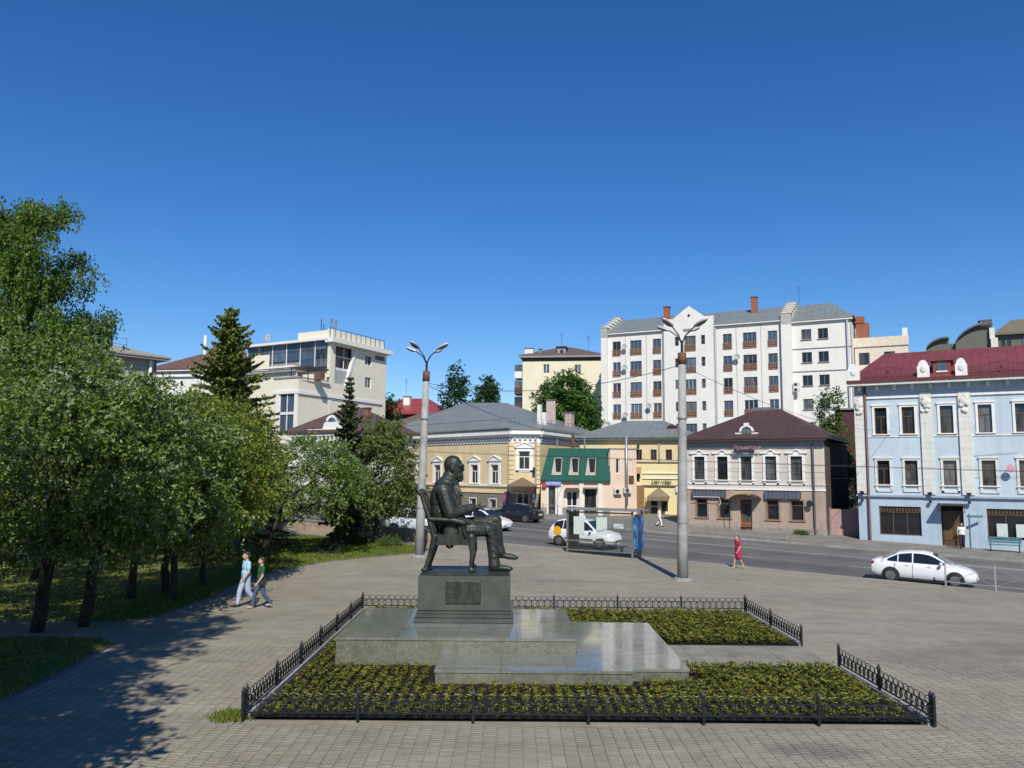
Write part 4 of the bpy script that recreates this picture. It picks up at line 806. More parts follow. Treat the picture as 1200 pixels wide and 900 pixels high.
f.part('door_canopy', MB().prism([(2.05, 2.9), (3.45, 2.9), (3.3, 3.15), (2.2, 3.15)], -.7, 0), plain('canopy_brown', (.1, .055, .045), .6)); f.part('window_canopy', MB().box(3.75, 5.1, -.6, 0, 3.08, 3.2), plain('canopy_grey', (.2, .17, .15), .6))
sg = f.box('sign', .3, 1.75, -.3, -.24, 3.35, 3.75, plain('sign_blue', (.16, .2, .5), .5)); text('lettering', 'АПТЕКА', .3, M_PLAST, sg, (.42, -.32, 3.44), 0, .01); MB().lathe([(.02, 0), (.22, 0), (.22, .05), (.02, .05)], 12, (.2, -.34, 3.4), 'y').build('sign_badge', plain('badge_red', (.5, .03, .04), .5), sg)
mb = MB(); q = [(-.15, -.35, 3.85), (6.25, -.35, 3.85), (6.25, .95, 6.8), (.6, .95, 6.8)]
rf = f.part('roof', MB().add(q+[(6.25, 6, 6.8), (.6, 6, 6.8), (-.15, 6.4, 3.85), (-.15, -.35, 3.75), (6.25, -.35, 3.75), (6.25, .2, 3.75), (-.15, .2, 3.75), (6.25, 6, 3.85)], [(0, 1, 2, 3), (3, 2, 4, 5), (0, 3, 5, 6), (7, 8, 1, 0), (7, 10, 9, 8), (1, 11, 4, 2)]), M_GREEN)
for u in (1.15, 2.7, 4.25):
    dmr = f.part('dormer_window', MB().add([(u-.3, -.25, 4.3), (u+.62, -.25, 4.3), (u+.72, .42, 5.9), (u-.02, .42, 5.9), (u-.3, .1, 4.3), (u+.62, .1, 4.3), (u+.72, .8, 5.9), (u-.02, .8, 5.9)], [(0, 1, 2, 3), (0, 4, 5, 1), (1, 5, 6, 2), (0, 3, 7, 4), (3, 2, 6, 7)]), plain('dormer_tan', (.35, .32, .26), .7)); MB().quad((u+.14, -.16, 4.6), (u+.56, -.16, 4.6), (u+.66, .36, 5.84), (u+.04, .36, 5.84)).build('pane', plain('dormer_dark', (.025, .025, .03), .95, 0, .2, 3, .02), dmr)
f2.win(.62, 4.5, .38, 1.32, M_PLAST, nv=0, tr=0, fw=.06); f2.win(1.98, 4.45, .36, 1.32, M_PLAST, nv=0, tr=0, fw=.06)
f2.wall('side_wall', 0, 2.75, -.3, 6.72, M_PEACH); f2.box('coping', -.05, 2.85, -.06, .3, 6.72, 6.82, M_GRYW)
ac_unit(f2, .3, 2.6); ac_unit(f2, 1.3, 2.7); f2.part('flue', MB().tube([(1.55, -.3, 1.6), (1.55, -.3, 8.0)], .12, 8), M_GALV, True); f2.box('sign_board', 1.9, 2.4, -.12, -.05, 3.6, 4.3, WOODF); f2.box('wooden_panel', 2.76, 3.6, .1, .2, -.3, 3.4, plain('plank_brown', (.25, .14, .06), .8))
e0 = along(GO, GA, 6.21); e1 = along(e0, 20, 2.75)
body(r, [along(GO, GA, .0, .6), along(GO, GA, 6.1, .6), along(e0, 20, .1, .4), along(e0, 20, 2.7, .4), along(e0, 20, 2.7, 6), along(GO, GA, 0, 6)], -.3, 6.6, M_PEACH, 'inner_wall') if False else body(r, [along(GO, GA, .05, .4), along(e0, 20, .0, .25), along(e0, 20, 2.74, .02), along(e0, 20, 2.74, 5), along(GO, GA, .05, 6)], -.3, 3.8, M_PEACH, 'inner_wall')
body(r, [along(GO, GA, 6.1, 2), along(e0, 20, .0, .25), along(e0, 20, 2.74, .02), along(e0, 20, 2.74, 5), along(GO, GA, 6.1, 6)], 3.8, 6.7, M_PEACH, 'inner_wall')
for k, (u, d, h) in enumerate(((1.4, 2.5, .7), (2.9, 2.5, 1.3), (4.0, 2.5, .8))): f.part('roof_pipe', MB().tube([(u, d, 6.7), (u, d, 7+h)], .07 if k != 1 else .16, 6), M_RUST if k == 1 else M_GALV)

# ================================================================= large yellow building with white cornice
r = thing('yellow_corner_building', 'large yellow corner building with white cornice, pedimented windows and grey hipped roof', 'building', (0, 84, .8))
P0 = along((.09, 80), -49, -24); P1 = (.09, 80); P2 = (2.76, 80); P3 = along((2.76, 80), 63.5, 16)
fl, fm, fr_ = Fa(r, P1, -49), Fa(r, P1, 0), Fa(r, P2, 63.5)
M_OCH = plain('ochre_plaster', (.68, .55, .33), .85, 0, .08, 1.2, .4, .05, .5); M_RSTONE = rust_stone('rusticated_stone', (.2, .175, .14), (.25, .22, .175)); WHF = plain('white_frame', (.7, .7, .68), .5)
for k in range(7): fl.win(-3.25-3.27*k, 3.36, 1.16, 1.93, WHF, nv=1, tr=.66, fw=.08, sur=.3, head='ped', sill=M_WHITE); fl.win(-3.41-3.2*k, .9, 1.05, .95, WHF, nv=0, tr=0, fw=.1, sur=.08)
fm.win(.62, 4.8, 1.12, 1.8, WHF, nv=1, tr=.7, fw=.08, sur=.26, head='ped', sill=M_WHITE, apron=.2); fm.win(.44, .7, 1.3, 2.05, WHF, nv=1, tr=0, fw=.11, name='door')
for k in range(3): fr_.win(2.5+4*k, 3.5, 1.1, 1.9, WHF, nv=1, tr=.66, sur=.2, head='flat')
for fa, u0, u1 in ((fl, -24, 0), (fm, 0, 2.67), (fr_, 0, 16)):
    fa.wall('wall', u0, u1, 2.6, 7.45, M_OCH); fa.wall('stone_base', u0, u1, -.2, 2.45, M_RSTONE, d=-.05); fa.box('belt', u0, u1, -.13, .02, 2.45, 2.6, M_OCH); fa.box('belt', u0, u1, -.16, .02, 3.12, 3.22, M_WHITE)
    fa.box('frieze', u0, u1, -.08, .1, 7.45, 8.05, M_WHITE); fa.box('cornice', u0-.1, u1+.1, -.3, .1, 8.05, 8.25, M_WHITE); fa.box('cornice', u0-.15, u1+.15, -.5, .1, 8.25, 8.66, M_WHITE)
    fa.box('eave', u0-.2, u1+.2, -.58, .2, 8.68, 8.8, M_GREYROOF)
    n = int((u1-u0)/.5); me = MB().box(0, .22, -.24, -.08, 7.72, 7.96).mesh('dentil')
    for k in range(n): ob('dentil', me, plain('dentil_grey', (.35, .36, .38), .7), r, fa.loc(u0+.14+k*.5), fa.a)
for k in range(9): fm.box('quoin', -.35, .18, -.1, .02, 3.4+k*.46, 3.4+k*.46+.4, M_OCH); fm.box('quoin', 2.35, 2.72, -.1, .02, 3.4+k*.46, 3.4+k*.46+.4, M_OCH)
cn = fm.part('door_canopy', MB().add([(-.5, -2.0, 3.3), (2.4, -2.0, 3.3), (2.4, 0, 3.3), (-.5, 0, 3.3), (1.0, -.9, 4.05), (1.0, 0, 4.05), (-.5, -2, 3.18), (2.4, -2, 3.18), (2.4, 0, 3.18), (-.5, 0, 3.18)], [(0, 1, 4), (1, 2, 5, 4), (3, 0, 4, 5), (6, 7, 1, 0), (9, 6, 0, 3), (7, 8, 2, 1), (6, 9, 8, 7)]), plain('canopy_tan', (.16, .11, .07), .7))
[MB().tube([(q_, -1.9, .5), (q_, -1.9, 3.2)], .04, 5).build('canopy_post', M_IRON, cn) for q_ in (-.4, 2.3)]
po = fm.box('poster', -.81, -.24, -.14, -.08, 1.5, 2.65, plain('poster_purple', (.12, .03, .16), .5)); MB().box(-.76, -.3, -.15, -.142, 1.9, 2.3).build('poster_print', plain('poster_red', (.4, .05, .08), .5), po)
po = fm.box('notice_board', 1.95, 2.45, -.14, -.08, 1.5, 2.5, plain('board_grey', (.25, .28, .3), .5)); 
for zz in (1.6, 2.1): MB().box(2.0, 2.4, -.155, -.142, zz, zz+.32).build('notice', M_PLAST, po)
pipe(fm, 2.3, .9, 8.0, M_GRYW, .08); fm.part('wall_lamp', MB().box(2.0, 2.25, -.5, -.1, 4.5, 5.0), M_BLACKP)
EV = [along(P1, -49, -24.5, -.6), (P1[0]-.38, P1[1]-.58), (P2[0]+.3, P2[1]-.58), along(P2, 63.5, 16.4, -.6), (-8, 106)]
hip(r, EV, [(-5.6, 95), (-.6, 95)], 8.92, 12.65, M_GREYROOF, .12)
body(r, [along(P1, -49, -24, .6), (P1[0]+.1, P1[1]+.7), (P2[0]-.3, P2[1]+.7), along(P2, 63.5, 16, .6), (-8, 105)], -.2, 8.7, M_OCH, 'inner_wall')
mb = MB()
for fa, u0, u1 in ((fl, -22, 0), (fr_, .5, 14)):
    mb = MB(); n = int((u1-u0)/1.4)
    for k in range(n+1): u = lerp(u0, u1, k/n); mb.tube([(u, .9, 9.2), (u, .9, 9.95)], .03, 5)
    for h in (9.6, 9.93): mb.tube([(u0, .9, h), (u1, .9, h)], .022, 4)
    fa.part('roof_railing', mb, plain('rail_grey', (.13, .13, .13), .6))
chimney(fm, 4.2, 9, 9, 12.4, plain('chimney_pink', (.42, .33, .3), .85), 1.0, .9); chimney(fr_, 11.6, 1.6, 9, 11.2, plain('chimney_pink', (.42, .33, .3), .85), .85, .8)
for k in (0, 1): fr_.box('vent_box', 1.9+k*1.2, 2.35+k*1.2, .8, 1.15, 9, 11.4-k*.7, M_WHITE)

# ================================================================= ornate white house behind the spruces
OO = (-22.0, 82); OA = -30
r = thing('ornate_white_house', 'single-storey white stucco house with brown hipped roof behind the slim spruce', 'house', (*along(OO, OA, 7), 1.2))
f = Fa(r, OO, OA); M_OW = plain('white_stucco', (.66, .65, .61), .8, 0, .1, 3, .4, .2, .3)
for k in range(3): f.win(1.6+2.5*k, 4.6, .9, 1.9, WHF, nv=1, tr=.66, sur=.26, head='arch', sill=M_WHITE, apron=.3)
f.wall('wall', -.3, 8.8, 1, 7.3, M_OW); f.box('cornice', -.6, 9.2, -.45, .1, 7.9, 8.15, M_OW); f.box('frieze', -.3, 8.8, -.12, .05, 7.3, 7.9, M_OW)
me = MB().box(0, .22, -.4, -.12, 7.45, 7.85).mesh('dentil')
for k in range(17): ob('dentil', me, M_OW, r, f.loc(-.1+k*.52), f.a)
for k in range(4): f.box('pilaster', .35+2.5*k, .75+2.5*k, -.12, .02, 3, 7.3, M_OW)
f.box('parapet', 2.3, 8.3, -.45, -.2, 8.2, 8.6, M_WHITE); pp = f.part('attic_gable', MB().prism([(4.2, 8.6), (6.6, 8.6), (6.4, 9.2), (5.9, 9.35)]+[(5.4+.8*math.cos(k*PI/8), 9.4+.55*math.sin(k*PI/8)) for k in range(9)]+[(4.9, 9.35), (4.4, 9.2)], -.4, .1), M_WHITE)
MB().prism([(5.4+.5*math.cos(k*PI/8), 9.3+.42*math.sin(k*PI/8)) for k in range(9)], -.43, -.41).build('pane', M_GLASSB, pp)
BR2 = roofmat('brown_roof_far', (.115, .07, .055), ang=R(30))
hip(r, [along(OO, OA, u, d) for u, d in ((-.9, -.6), (9.4, -.6), (9.4, 8.6), (-.9, 8.6))], [along(OO, OA, 3.4, 4), along(OO, OA, 5, 4)], 8.45, 11.1, BR2, .25)
chimney(f, 6.6, 3.4, 9, 10.8, plain('chimney_brown', (.2, .1, .07), .9))
body(r, [along(OO, OA, u, d) for u, d in ((-.25, .4), (8.78, .4), (8.78, 8.2), (-.25, 8.2))], 0, 8.2, M_OW, 'inner_wall')

# ================================================================= modern beige building with glass gallery
MO = (-21.55, 95)
r = thing('modern_beige_building', 'modern beige office block with glazed blue top gallery and slanted opening', 'building', (-22, 100, 3))
fR, fL = Fa(r, MO, 63.5), Fa(r, MO, -30); M_MB = plain('modern_beige', (.73, .68, .55), .85, 0, .04, 1.2, .4, .03, .15); M_MW = plain('modern_white', (.72, .71, .66), .7, 0, .04)
fR.win(6.8, 17.85, 1.4, 1.25, WHF, nv=1, tr=0, fw=.08); fR.win(6.9, 14.98, 1.3, 1.35, WHF, nv=1, tr=0, fw=.08); fR.win(8.9, 18.8, 2.0, .55, DARKF, nv=0, tr=0)
fR.op += [(1.0, 14.9, 4.2, 19.45)]
fR.wall('wall', 0, 11.4, 14.9, 19.7, M_MB); fR.wall('lower_wall', -5.3, 11.4, 3, 14.9, M_MB, sel=[]); fR.box('white_band', -5.3, 10.6, -.12, .02, 13.1, 13.45, M_MW); fR.box('shadow_gap', -5.3, 10.6, -.06, .02, 12.9, 13.1, M_GRYW); fR.box('terrace_rail', -5.35, 0, -.06, .1, 14.9, 15.05, M_GRYW)
fR.box('roof_slab', -.4, 11.9, -.7, .5, 19.7, 20.25, M_MW); fR.part('slant_trim', MB().prism([(5.1, 19.45), (4.75, 19.45), (3.0, 14.9), (3.35, 14.9)], -.08, .3), M_MW); fR.part('slant_wall', MB().prism([(5.1, 19.5), (3.3, 14.9), (4.25, 14.9), (4.25, 17)], -.0, .22), M_MB)
gl = fR.box('gallery_glass', 1.0, 4.9, .35, .4, 14.9, 19.45, M_GLASS)
for u in (1.0, 2.9, 4.6): MB().box(u, u+.09, .28, .36, 16.7, 19.45).build('mullion', WHF, gl)
MB().box(1.0, 4.6, .26, .36, 16.6, 16.9).build('transom', WHF, gl); MB().box(1.0, 4.6, .27, .36, 18.2, 18.3).build('transom', WHF, gl); MB().box(1.0, 4.0, .2, .36, 14.9, 16.6).build('spandrel', plain('spandrel_grey', (.35, .37, .37), .4), gl)
fR.box('roof_parapet', -.0, 11.2, .3, .45, 20.25, 21.4, M_MB); fL.box('roof_parapet', -5.6, .0, .3, .45, 20.25, 21.3, M_MB)
mb = MB()
for k in range(12): mb.tube([(.2+k, .25, 20.25), (.2+k, .25, 21.55)], .03, 4)
mb.tube([(.2, .25, 21.55), (11.2, .25, 21.55)], .03, 4); fR.part('roof_railing', mb, M_IRON)
for u in (1.3, 2.1): fR.part('mast', MB().tube([(u, 1, 21.3), (u, 1, 23)], .05, 5).box(u-.1, u+.1, .9, 1.1, 22.2, 22.8).box(u-.3, u+.3, .98, 1.02, 21.9, 22), M_GALV)
fL.part('mast', MB().tube([(-2.5, 1, 20.3), (-2.5, 1, 22.9)], .05, 5).tube([(-2.1, 1, 20.3), (-2.1, 1, 22.2)], .05, 5).box(-2.7, -2.0, .9, 1.1, 20.3, 21.2), M_BLACKP); dish(fL, -11, 21.1, .6, .5)
# glazed gallery on the left face: glass panes with mullions
us = [-14, -12, -9.6, -7.2, -4.9, -2.5, -.42]
for a, b_ in zip(us, us[1:]):
    for zz, h in ((16.9, .95), (17.9, 1.05), (19.0, .95)):
        if b_ < -4.8 and zz < 17.5: continue
        fL.box('gallery_pane', a+.05, b_-.05, .12, .16, zz, zz+h, M_GLASSB if (int(a*7+zz) % 5) else M_GLASS)
fL.box('gallery_back', -14, -.4, .3, .5, 16.5, 20.1, M_GRYW)
for u in us[:-1]: fL.box('mullion', u-.05, u+.05, .06, .17, 16.9, 20.0, M_MW)
fL.box('corner_pillar', -.42, .02, -.0, .45, 8, 19.7, M_MB); fL.box('roof_slab', -15, -.0, -.45, .5, 20.0, 20.3, M_MW)
fL.wall('wall', -20, -4.6, 3, 16.4, M_MB, sel=[(-7.95, 9, -5.45, 14.2)], d=-.6); fL.box('ledge', -20, -4.6, -1.0, .2, 16.4, 16.75, M_GRYW); fL.box('ledge', -20, -4.7, -1.2, -.6, 16.9, 17.15, M_MW)
fL.wall('upper_left_wall', -20, -10, 16.75, 18.9, M_MB, sel=[])
BC = along(MO, 63.5, -5.3); fB = Fa(r, BC, -30)
fB.wall('bay_wall', -3.8, 0, 3, 14.9, M_MB, sel=[(-2.85, 8.5, -.5, 13.1)]); fB.box('bay_return', -3.85, -3.8, 0, 5, 3, 14.9, M_MB); fB.box('bay_band', -3.9, .05, -.14, .02, 13.15, 13.5, M_MW); fB.box('terrace_rail', -3.9, .05, -.1, .1, 14.9, 15.1, M_GRYW); fB.box('terrace_floor', -3.8, 0, .02, 5.2, 14.7, 14.88, M_MB)
w_ = fB.box('bay_window', -2.85, -.5, .12, .18, 8.5, 13.1, M_GLASSB)
for k in range(3): MB().box(-2.85+k*1.12, -2.75+k*1.12, .04, .12, 8.5, 13.1).build('mullion', WHF, w_)
MB().box(-2.85, -.5, .03, .12, 10.8, 11.1).build('transom', WHF, w_)
for u in (-3.25, -.45): fB.box('bay_pilaster', u, u+.38, -.12, .02, 3, 13.1, M_MW)
fB.box('terrace_awning', -2.6, .2, 1.2, 4.6, 16.2, 16.4, plain('awning_black', (.06, .05, .045), .7)); fB.box('terrace_planter', .2, 1.2, 2.2, 2.9, 14.9, 15.7, plain('planter_red', (.16, .07, .05), .8))
for u in (-2.5, .1): fB.box('awning_post', u-.04, u+.04, 1.3, 1.38, 14.9, 16.2, M_IRON)
body(r, [along(MO, -30, -20, .6), along(MO, -30, -.3, .6), along(MO, 63.5, .8, .6), along(MO, 63.5, 11.3, .6), along(MO, 63.5, 11.3, 17), along(MO, -30, -20, 9)], 2, 16.3, M_MB, 'inner_wall'); body(r, [along(MO, -30, -13, .6), along(MO, -30, -.3, .6), along(MO, 63.5, .8, .6), along(MO, 63.5, 11.35, .4), along(MO, 63.5, 11.35, 12), along(MO, -30, -13, 9)], 16.3, 20.2, M_MB, 'inner_wall')
# ================================================================= white apartment block
AO = (13.41, 118); AA = -27
r = thing('white_apartment_block', 'white five-storey apartment block with stepped parapets, centre gable and terracotta balcony rails', 'apartment block', (*along(AO, AA, 16), 7))
f = Fa(r, AO, AA); M_AW = plain('white_render', (.74, .72, .66), .85, 0, .04, .8, .4, .04, .22); M_TER = plain('terracotta_rail', (.33, .17, .11), .8, 0, .25, 3); M_AROOF = roofmat('slate_roof', (.2, .225, .215), ang=R(27), step=.8)
AF = plain('apt_frame', (.3, .25, .2), .6, 0, .3)
def bal_mesh(w):
    mb = MB().box(0, w, -.04, .04, .78, .88).box(0, w, -.04, .04, .0, .1); n = max(3, int(w/.28))
    for k in range(n+1): x = lerp(.04, w-.04, k/n); mb.box(x-.035, x+.035, -.03, .03, .1, .78)
    for k in range(n):
        a, b_ = lerp(.04, w-.04, k/n), lerp(.04, w-.04, (k+1)/n); mb.tube([(a, 0, .15), (b_, 0, .75)], .028, 4); mb.tube([(b_, 0, .15), (a, 0, .75)], .028, 4)
    return mb.mesh('balcony_rail')
BM = {}
rows = [21.55, 18.5, 15.45, 12.35, 9.3]
for z in rows:
    for u, w, d in ((1.42, 1.25, 0), (4.1, 1.72, 0), (7.48, 1.22, 0), (12.2, 1.6, -.5), (17.42, 1.22, 0), (20.12, 1.8, 0), (23.38, 1.24, 0)):
        pane = M_GLASSB if random.random() < .5 else M_GLASS
        o = f.win(u, z, w, 2.15, AF if random.random() < .7 else WHF, pane=pane, nv=1 if w < 1.5 else 2, tr=.0, fw=.07, d=d)
        if d: f.op.pop()
        if w not in BM: BM[w] = bal_mesh(w)
        ob('balcony_rail', BM[w], M_TER, o, (0, -.06, .02))
    for u in (10.84, 14.53): o = f.win(u, z+.85, .56, 1.3, AF, nv=0, tr=.5, fw=.05, d=-.5); f.op.pop()
    for u in (27.66, 29.72): f.win(u, z+.65, 1.25, 1.38, AF, nv=1, tr=0, fw=.06, sill=M_GRYW)
cops = [(12.2, z, 13.8, z+2.15) for z in rows]+[(u, z+.85, u+.56, z+2.15) for z in rows for u in (10.84, 14.53)]
f.wall('left_wall', .75, 9.25, 6, 24.75, M_AW, .5); f.wall('right_wall', 16.3, 25.2, 6, 24.85, M_AW, .5); f.wall('end_wall', 26.5, 33.8, 6, 24.5, M_AW, .3)
f.wall('centre_bay', 9.25, 16.3, 6, 26.1, M_AW, .5, d=-.5, sel=cops); f.part('centre_gable', MB().prism([(9.25, 26.1), (16.3, 26.1), (16.3, 26.35), (15.1, 26.3), (12.9, 27.95), (10.6, 26.25), (9.25, 26.3)], -.5, .0), M_AW)
f.box('bay_side', 9.25, 9.3, -.5, 0, 6, 26.1, M_AW); f.box('bay_side', 16.25, 16.3, -.5, 0, 6, 26.1, M_AW); f.part('gable_vent', MB().lathe([(.02, 0), (.18, 0), (.18, .05), (.02, .05)], 10, (12.9, -.56, 26.6), 'y'), M_BLACKP)
f.part('gable_plaque', MB().prism([(12.0, 24.75), (13.9, 24.75), (13.7, 24.35), (12.2, 24.35)], -.56, -.5), M_GRYW)
for a, b_, z0 in ((-.15, .75, 25.75), (25.2, 26.5, 25.8)):
    f.box('pier', a, b_, -.6, 1.0, 6, z0-.05, M_AW)
    for k in range(6): sp_ = f.box('parapet_step', a, b_, -.6+k*1.15, .65+k*1.15, z0-1.5-.001*k, z0+k*.5, M_AW); MB().box(a-.08, b_+.08, -.65+k*1.15, .62+k*1.15, z0+k*.5, z0+.12+k*.5).build('step_coping', plain('coping_tan', (.45, .4, .32), .7), sp_)
    f.box('gable_wall', a+.001, b_-.001, .9, 12, 6, 25.2, M_AW)
for a, b_, z in ((.75, 9.25, 24.75), (16.3, 25.2, 24.85), (26.5, 34, 24.5)):
    f.box('cornice', a, b_, -.35, .3, z, z+.22, M_AW); f.box('gutter', a, b_, -.42, .3, z+.222, z+.36, M_GRYW)
    f.part('roof', MB().add([(a, -.4, z+.37), (b_+(.2 if b_ > 30 else 0), -.4, z+.37), (b_-(3 if b_ > 30 else 0), 6, 28.0), (a, 6, 28.0), (a, 12.4, z+.37), (b_, 12.4, z+.37)], [(0, 1, 2, 3), (3, 2, 5, 4), (1, 5, 2)]), M_AROOF)
f.part('bay_roof', MB().add([(9.2, -.1, 25.5), (16.35, -.1, 25.5), (16.35, 6, 28.0), (9.2, 6, 28.0), (9.2, 12.4, 25.1), (16.35, 12.4, 25.1), (12.9, -.02, 27.75), (12.9, 6, 28.1), (10.7, -.02, 26.15), (15.1, -.02, 26.15)], [(0, 1, 2, 3), (3, 2, 5, 4), (8, 6, 7), (6, 9, 7)]), M_AROOF)
for u in (9.1, 16.45): pipe(f, u, 7, 24.6, plain('pipe_greyblue', (.3, .33, .37), .5), .12, -.2)
for u in (3.35, 6.5, 19.2, 22.45): f.box('groove', u, u+.07, -.012, .01, 6, 24.6, M_GRYW)
f.box('string_course', 26.5, 33.8, -.08, .02, 20.95, 21.05, M_GRYW); f.box('string_course', 26.5, 33.8, -.08, .02, 17.95, 18.05, M_GRYW)
for u, z in ((3.45, 22.8), (3.45, 19.8), (3.5, 12.9), (7.0, 14.1), (19.4, 20.4), (6.4, 11.6), (.9, 11.6)): dish(f, u, z, -.45, .42)
ac_unit(f, 26.6, 15.3, -.9); ac_unit(f, 26.6, 16.0, -.9)
chimney(f, 8.4, 4.2, 26, 29.0, plain('red_brick', (.3, .11, .06), .9, 0, .2, 6), .8, .8); chimney(f, 21, 4.2, 26, 29.3, plain('red_brick', (.3, .11, .06), .9, 0, .2, 6), .8, .8); antenna(f, 26.9, 5, 28.0, 2.5)
f.box('right_side_wall', 33.6, 33.8, 0, 12, 6, 24.5, M_AW); pipe(f, 33.3, 7, 24.4, plain('pipe_greyblue', (.3, .33, .37), .5), .12, -.2)
body(r, [along(AO, AA, u, d) for u, d in ((.7, .55), (33.5, .55), (33.5, 12), (.7, 12))], 5, 24.6, plain('dim_interior', (.05, .045, .04), .9), 'inner_wall')
# brick stack and pinkish wing to its right
r = thing('pink_beige_annex', 'low pinkish beige annex with red brick stack right of the white apartment block', 'building', (*along(AO, AA, 38), 8)); f = Fa(r, along(AO, AA, 33.9, 3), AA)
M_PB = plain('pinkish_render', (.66, .57, .47), .85, 0, .05); f.box('wall', 0, 6.3, 0, 8, 6, 21.2, M_PB); f.box('parapet', -.1, 6.4, -.15, .1, 21.2, 22.4, plain('cream_parapet', (.68, .6, .46), .8)); f.box('corner_post', 5.7, 6.3, -.1, .6, 22.4, 23.4, M_AW); f.box('brick_stack', .2, 1.75, .4, 2.2, 21, 24.5, plain('red_brick', (.3, .11, .06), .9, 0, .2, 6)); f.box('stack_cap', .0, 1.2, .3, 2.3, 24.5, 25.4, plain('red_brick', (.3, .11, .06), .9, 0, .2, 6))
for u in (.5, 3.5): f.box('window', u, u+1.25, -.05, .02, 18.9, 20.45, M_GLASS)
# green-grey building with curved roofs, far right
r = thing('curved_roof_building', 'grey-green building with curved metal roofs rising behind the red roof', 'building', (59, 112, 10)); f = Fa(r, (51, 114), -27)
M_GG = plain('greygreen_wall', (.12, .125, .1), .8, 0, .1)
def vault(u0, u1, zb, h, d0, d1):
    pts = [(u0+(u1-u0)*k/12, zb+h*math.sin((k/12)**.75*PI/2*1.12)) for k in range(13)]; f.part('vaulted_wing', MB().prism([(u0, 10), (u1, 10)]+pts[::-1], d0, d1), M_GG)
    mb = MB()
    for (a, za), (b_, zb_) in zip(pts, pts[1:]): mb.add([(a, d0-.6, za), (b_, d0-.6, zb_), (b_, d1, zb_), (a, d1, za), (a, d0-.6, za+.25), (b_, d0-.6, zb_+.25), (b_, d1, zb_+.25), (a, d1, za+.25)], [(0, 1, 5, 4), (4, 5, 6, 7), (1, 2, 6, 5), (0, 4, 7, 3)])
    f.part('curved_roof', mb, plain('roof_greygreen', (.09, .1, .09), .5))
vault(7.0, 9.8, 21.9, 1.3, 0, 8); vault(10.6, 15.0, 22.6, 2.2, 0, 8); f.box('wall', 9.4, 11.8, .5, 8, 10, 22.6, M_GG); f.box('wall', 15.2, 30, 1, 8, 10, 23.4, M_GG); f.box('white_stack', 13.6, 14.9, -.3, 1.0, 24.7, 25.3, M_WHITE); f.box('white_stack', 14.6, 15.2, -.5, .6, 22.8, 24.3, M_CREAM); f.box('white_stack', 14.7, 15.5, -.7, .3, 21, 22.9, M_CREAM); f.box('stack_cap', 13.4, 15.0, -.5, 1.2, 25.3, 25.45, M_GG)
hip(r, [along((51, 114), -27, u, d) for u, d in ((15.2, .4), (32, .4), (32, 9), (15.2, 9))], [along((51, 114), -27, 17.5, 4), along((51, 114), -27, 28, 4)], 23.7, 25.9, plain('roof_olive', (.15, .13, .09), .7), .3)
for u in (16.0, 16.7, 18.4): f.box('window', u, u+.45, .94, 1.02, 21.9, 22.8, M_GLASS)
# cream block behind the round tree
CO = (1.7, 130); CA = -8
r = thing('cream_apartment_block', 'cream rendered block with brown eaves and dark side balconies behind the round tree', 'apartment block', (*along(CO, CA, 6), 7)); f = Fa(r, CO, CA)
M_CR = plain('cream_render', (.72, .66, .49), .85, 0, .04, .6, .4, .03, .2)
for z in (20.45, 17.4, 14.3): f.win(3.3, z, 1.1, 1.5, WHF, nv=1, tr=0, fw=.1); f.win(8.4, z+.1, 1.05, 1.3, WHF, nv=1, tr=0, fw=.1)
f.wall('wall', 0, 12.8, 5, 22.5, M_CR); f.box('eave_band', -.1, 12.9, -.1, .05, 22.5, 23.0, plain('eave_dark', (.1, .07, .06), .7)); f.box('eave', -.5, 13.2, -.6, .2, 23.0, 23.25, M_GRYW)
hip(r, [along(CO, CA, u, d) for u, d in ((-.6, -.6), (13.3, -.6), (13.3, 14), (-.6, 14))], [along(CO, CA, 5.5, 6), along(CO, CA, 7.5, 6)], 23.4, 25.6, plain('roof_brownpurple', (.12, .085, .08), .7), .15)
dm = f.box('dormer', 5.5, 6.9, 1, 4, 23.6, 24.8, M_GRYW); MB().box(6.0, 6.5, .95, .99, 23.9, 24.4).build('pane', M_GLASS, dm); MB().prism([(5.3, 24.8), (7.1, 24.8), (7.1, 25), (5.3, 25)], .8, 4).build('dormer_roof', M_BLACKP, dm)
chimney(f, .9, 1.5, 23, 24.7, M_CREAM, 1.4, 1); chimney(f, 2.7, 1.5, 23, 24.6, plain('vent_grey', (.2, .2, .2), .5, .4), .5, .5); antenna(f, 6, 4, 25.2, 2.5); antenna(f, 10.5, 3, 24, 3)
body(r, [along(CO, CA, u, d) for u, d in ((0.02, .4), (12.78, .4), (12.78, 14), (.02, 14))], 5, 22.6, M_CR, 'inner_wall')
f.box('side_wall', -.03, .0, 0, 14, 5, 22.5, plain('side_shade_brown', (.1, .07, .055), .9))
for k in range(4): bl = f.box('balcony', -1.4, -.05, .6, 3.6, 12+k*2.6, 13.1+k*2.6, plain('balcony_brown', (.08, .05, .04), .8) if k < 3 else M_AW); MB().box(-1.38, -.1, .62, 3.5, 13.1+k*2.6, 14.2+k*2.6).build('balcony_glazing', M_GLASS, bl)
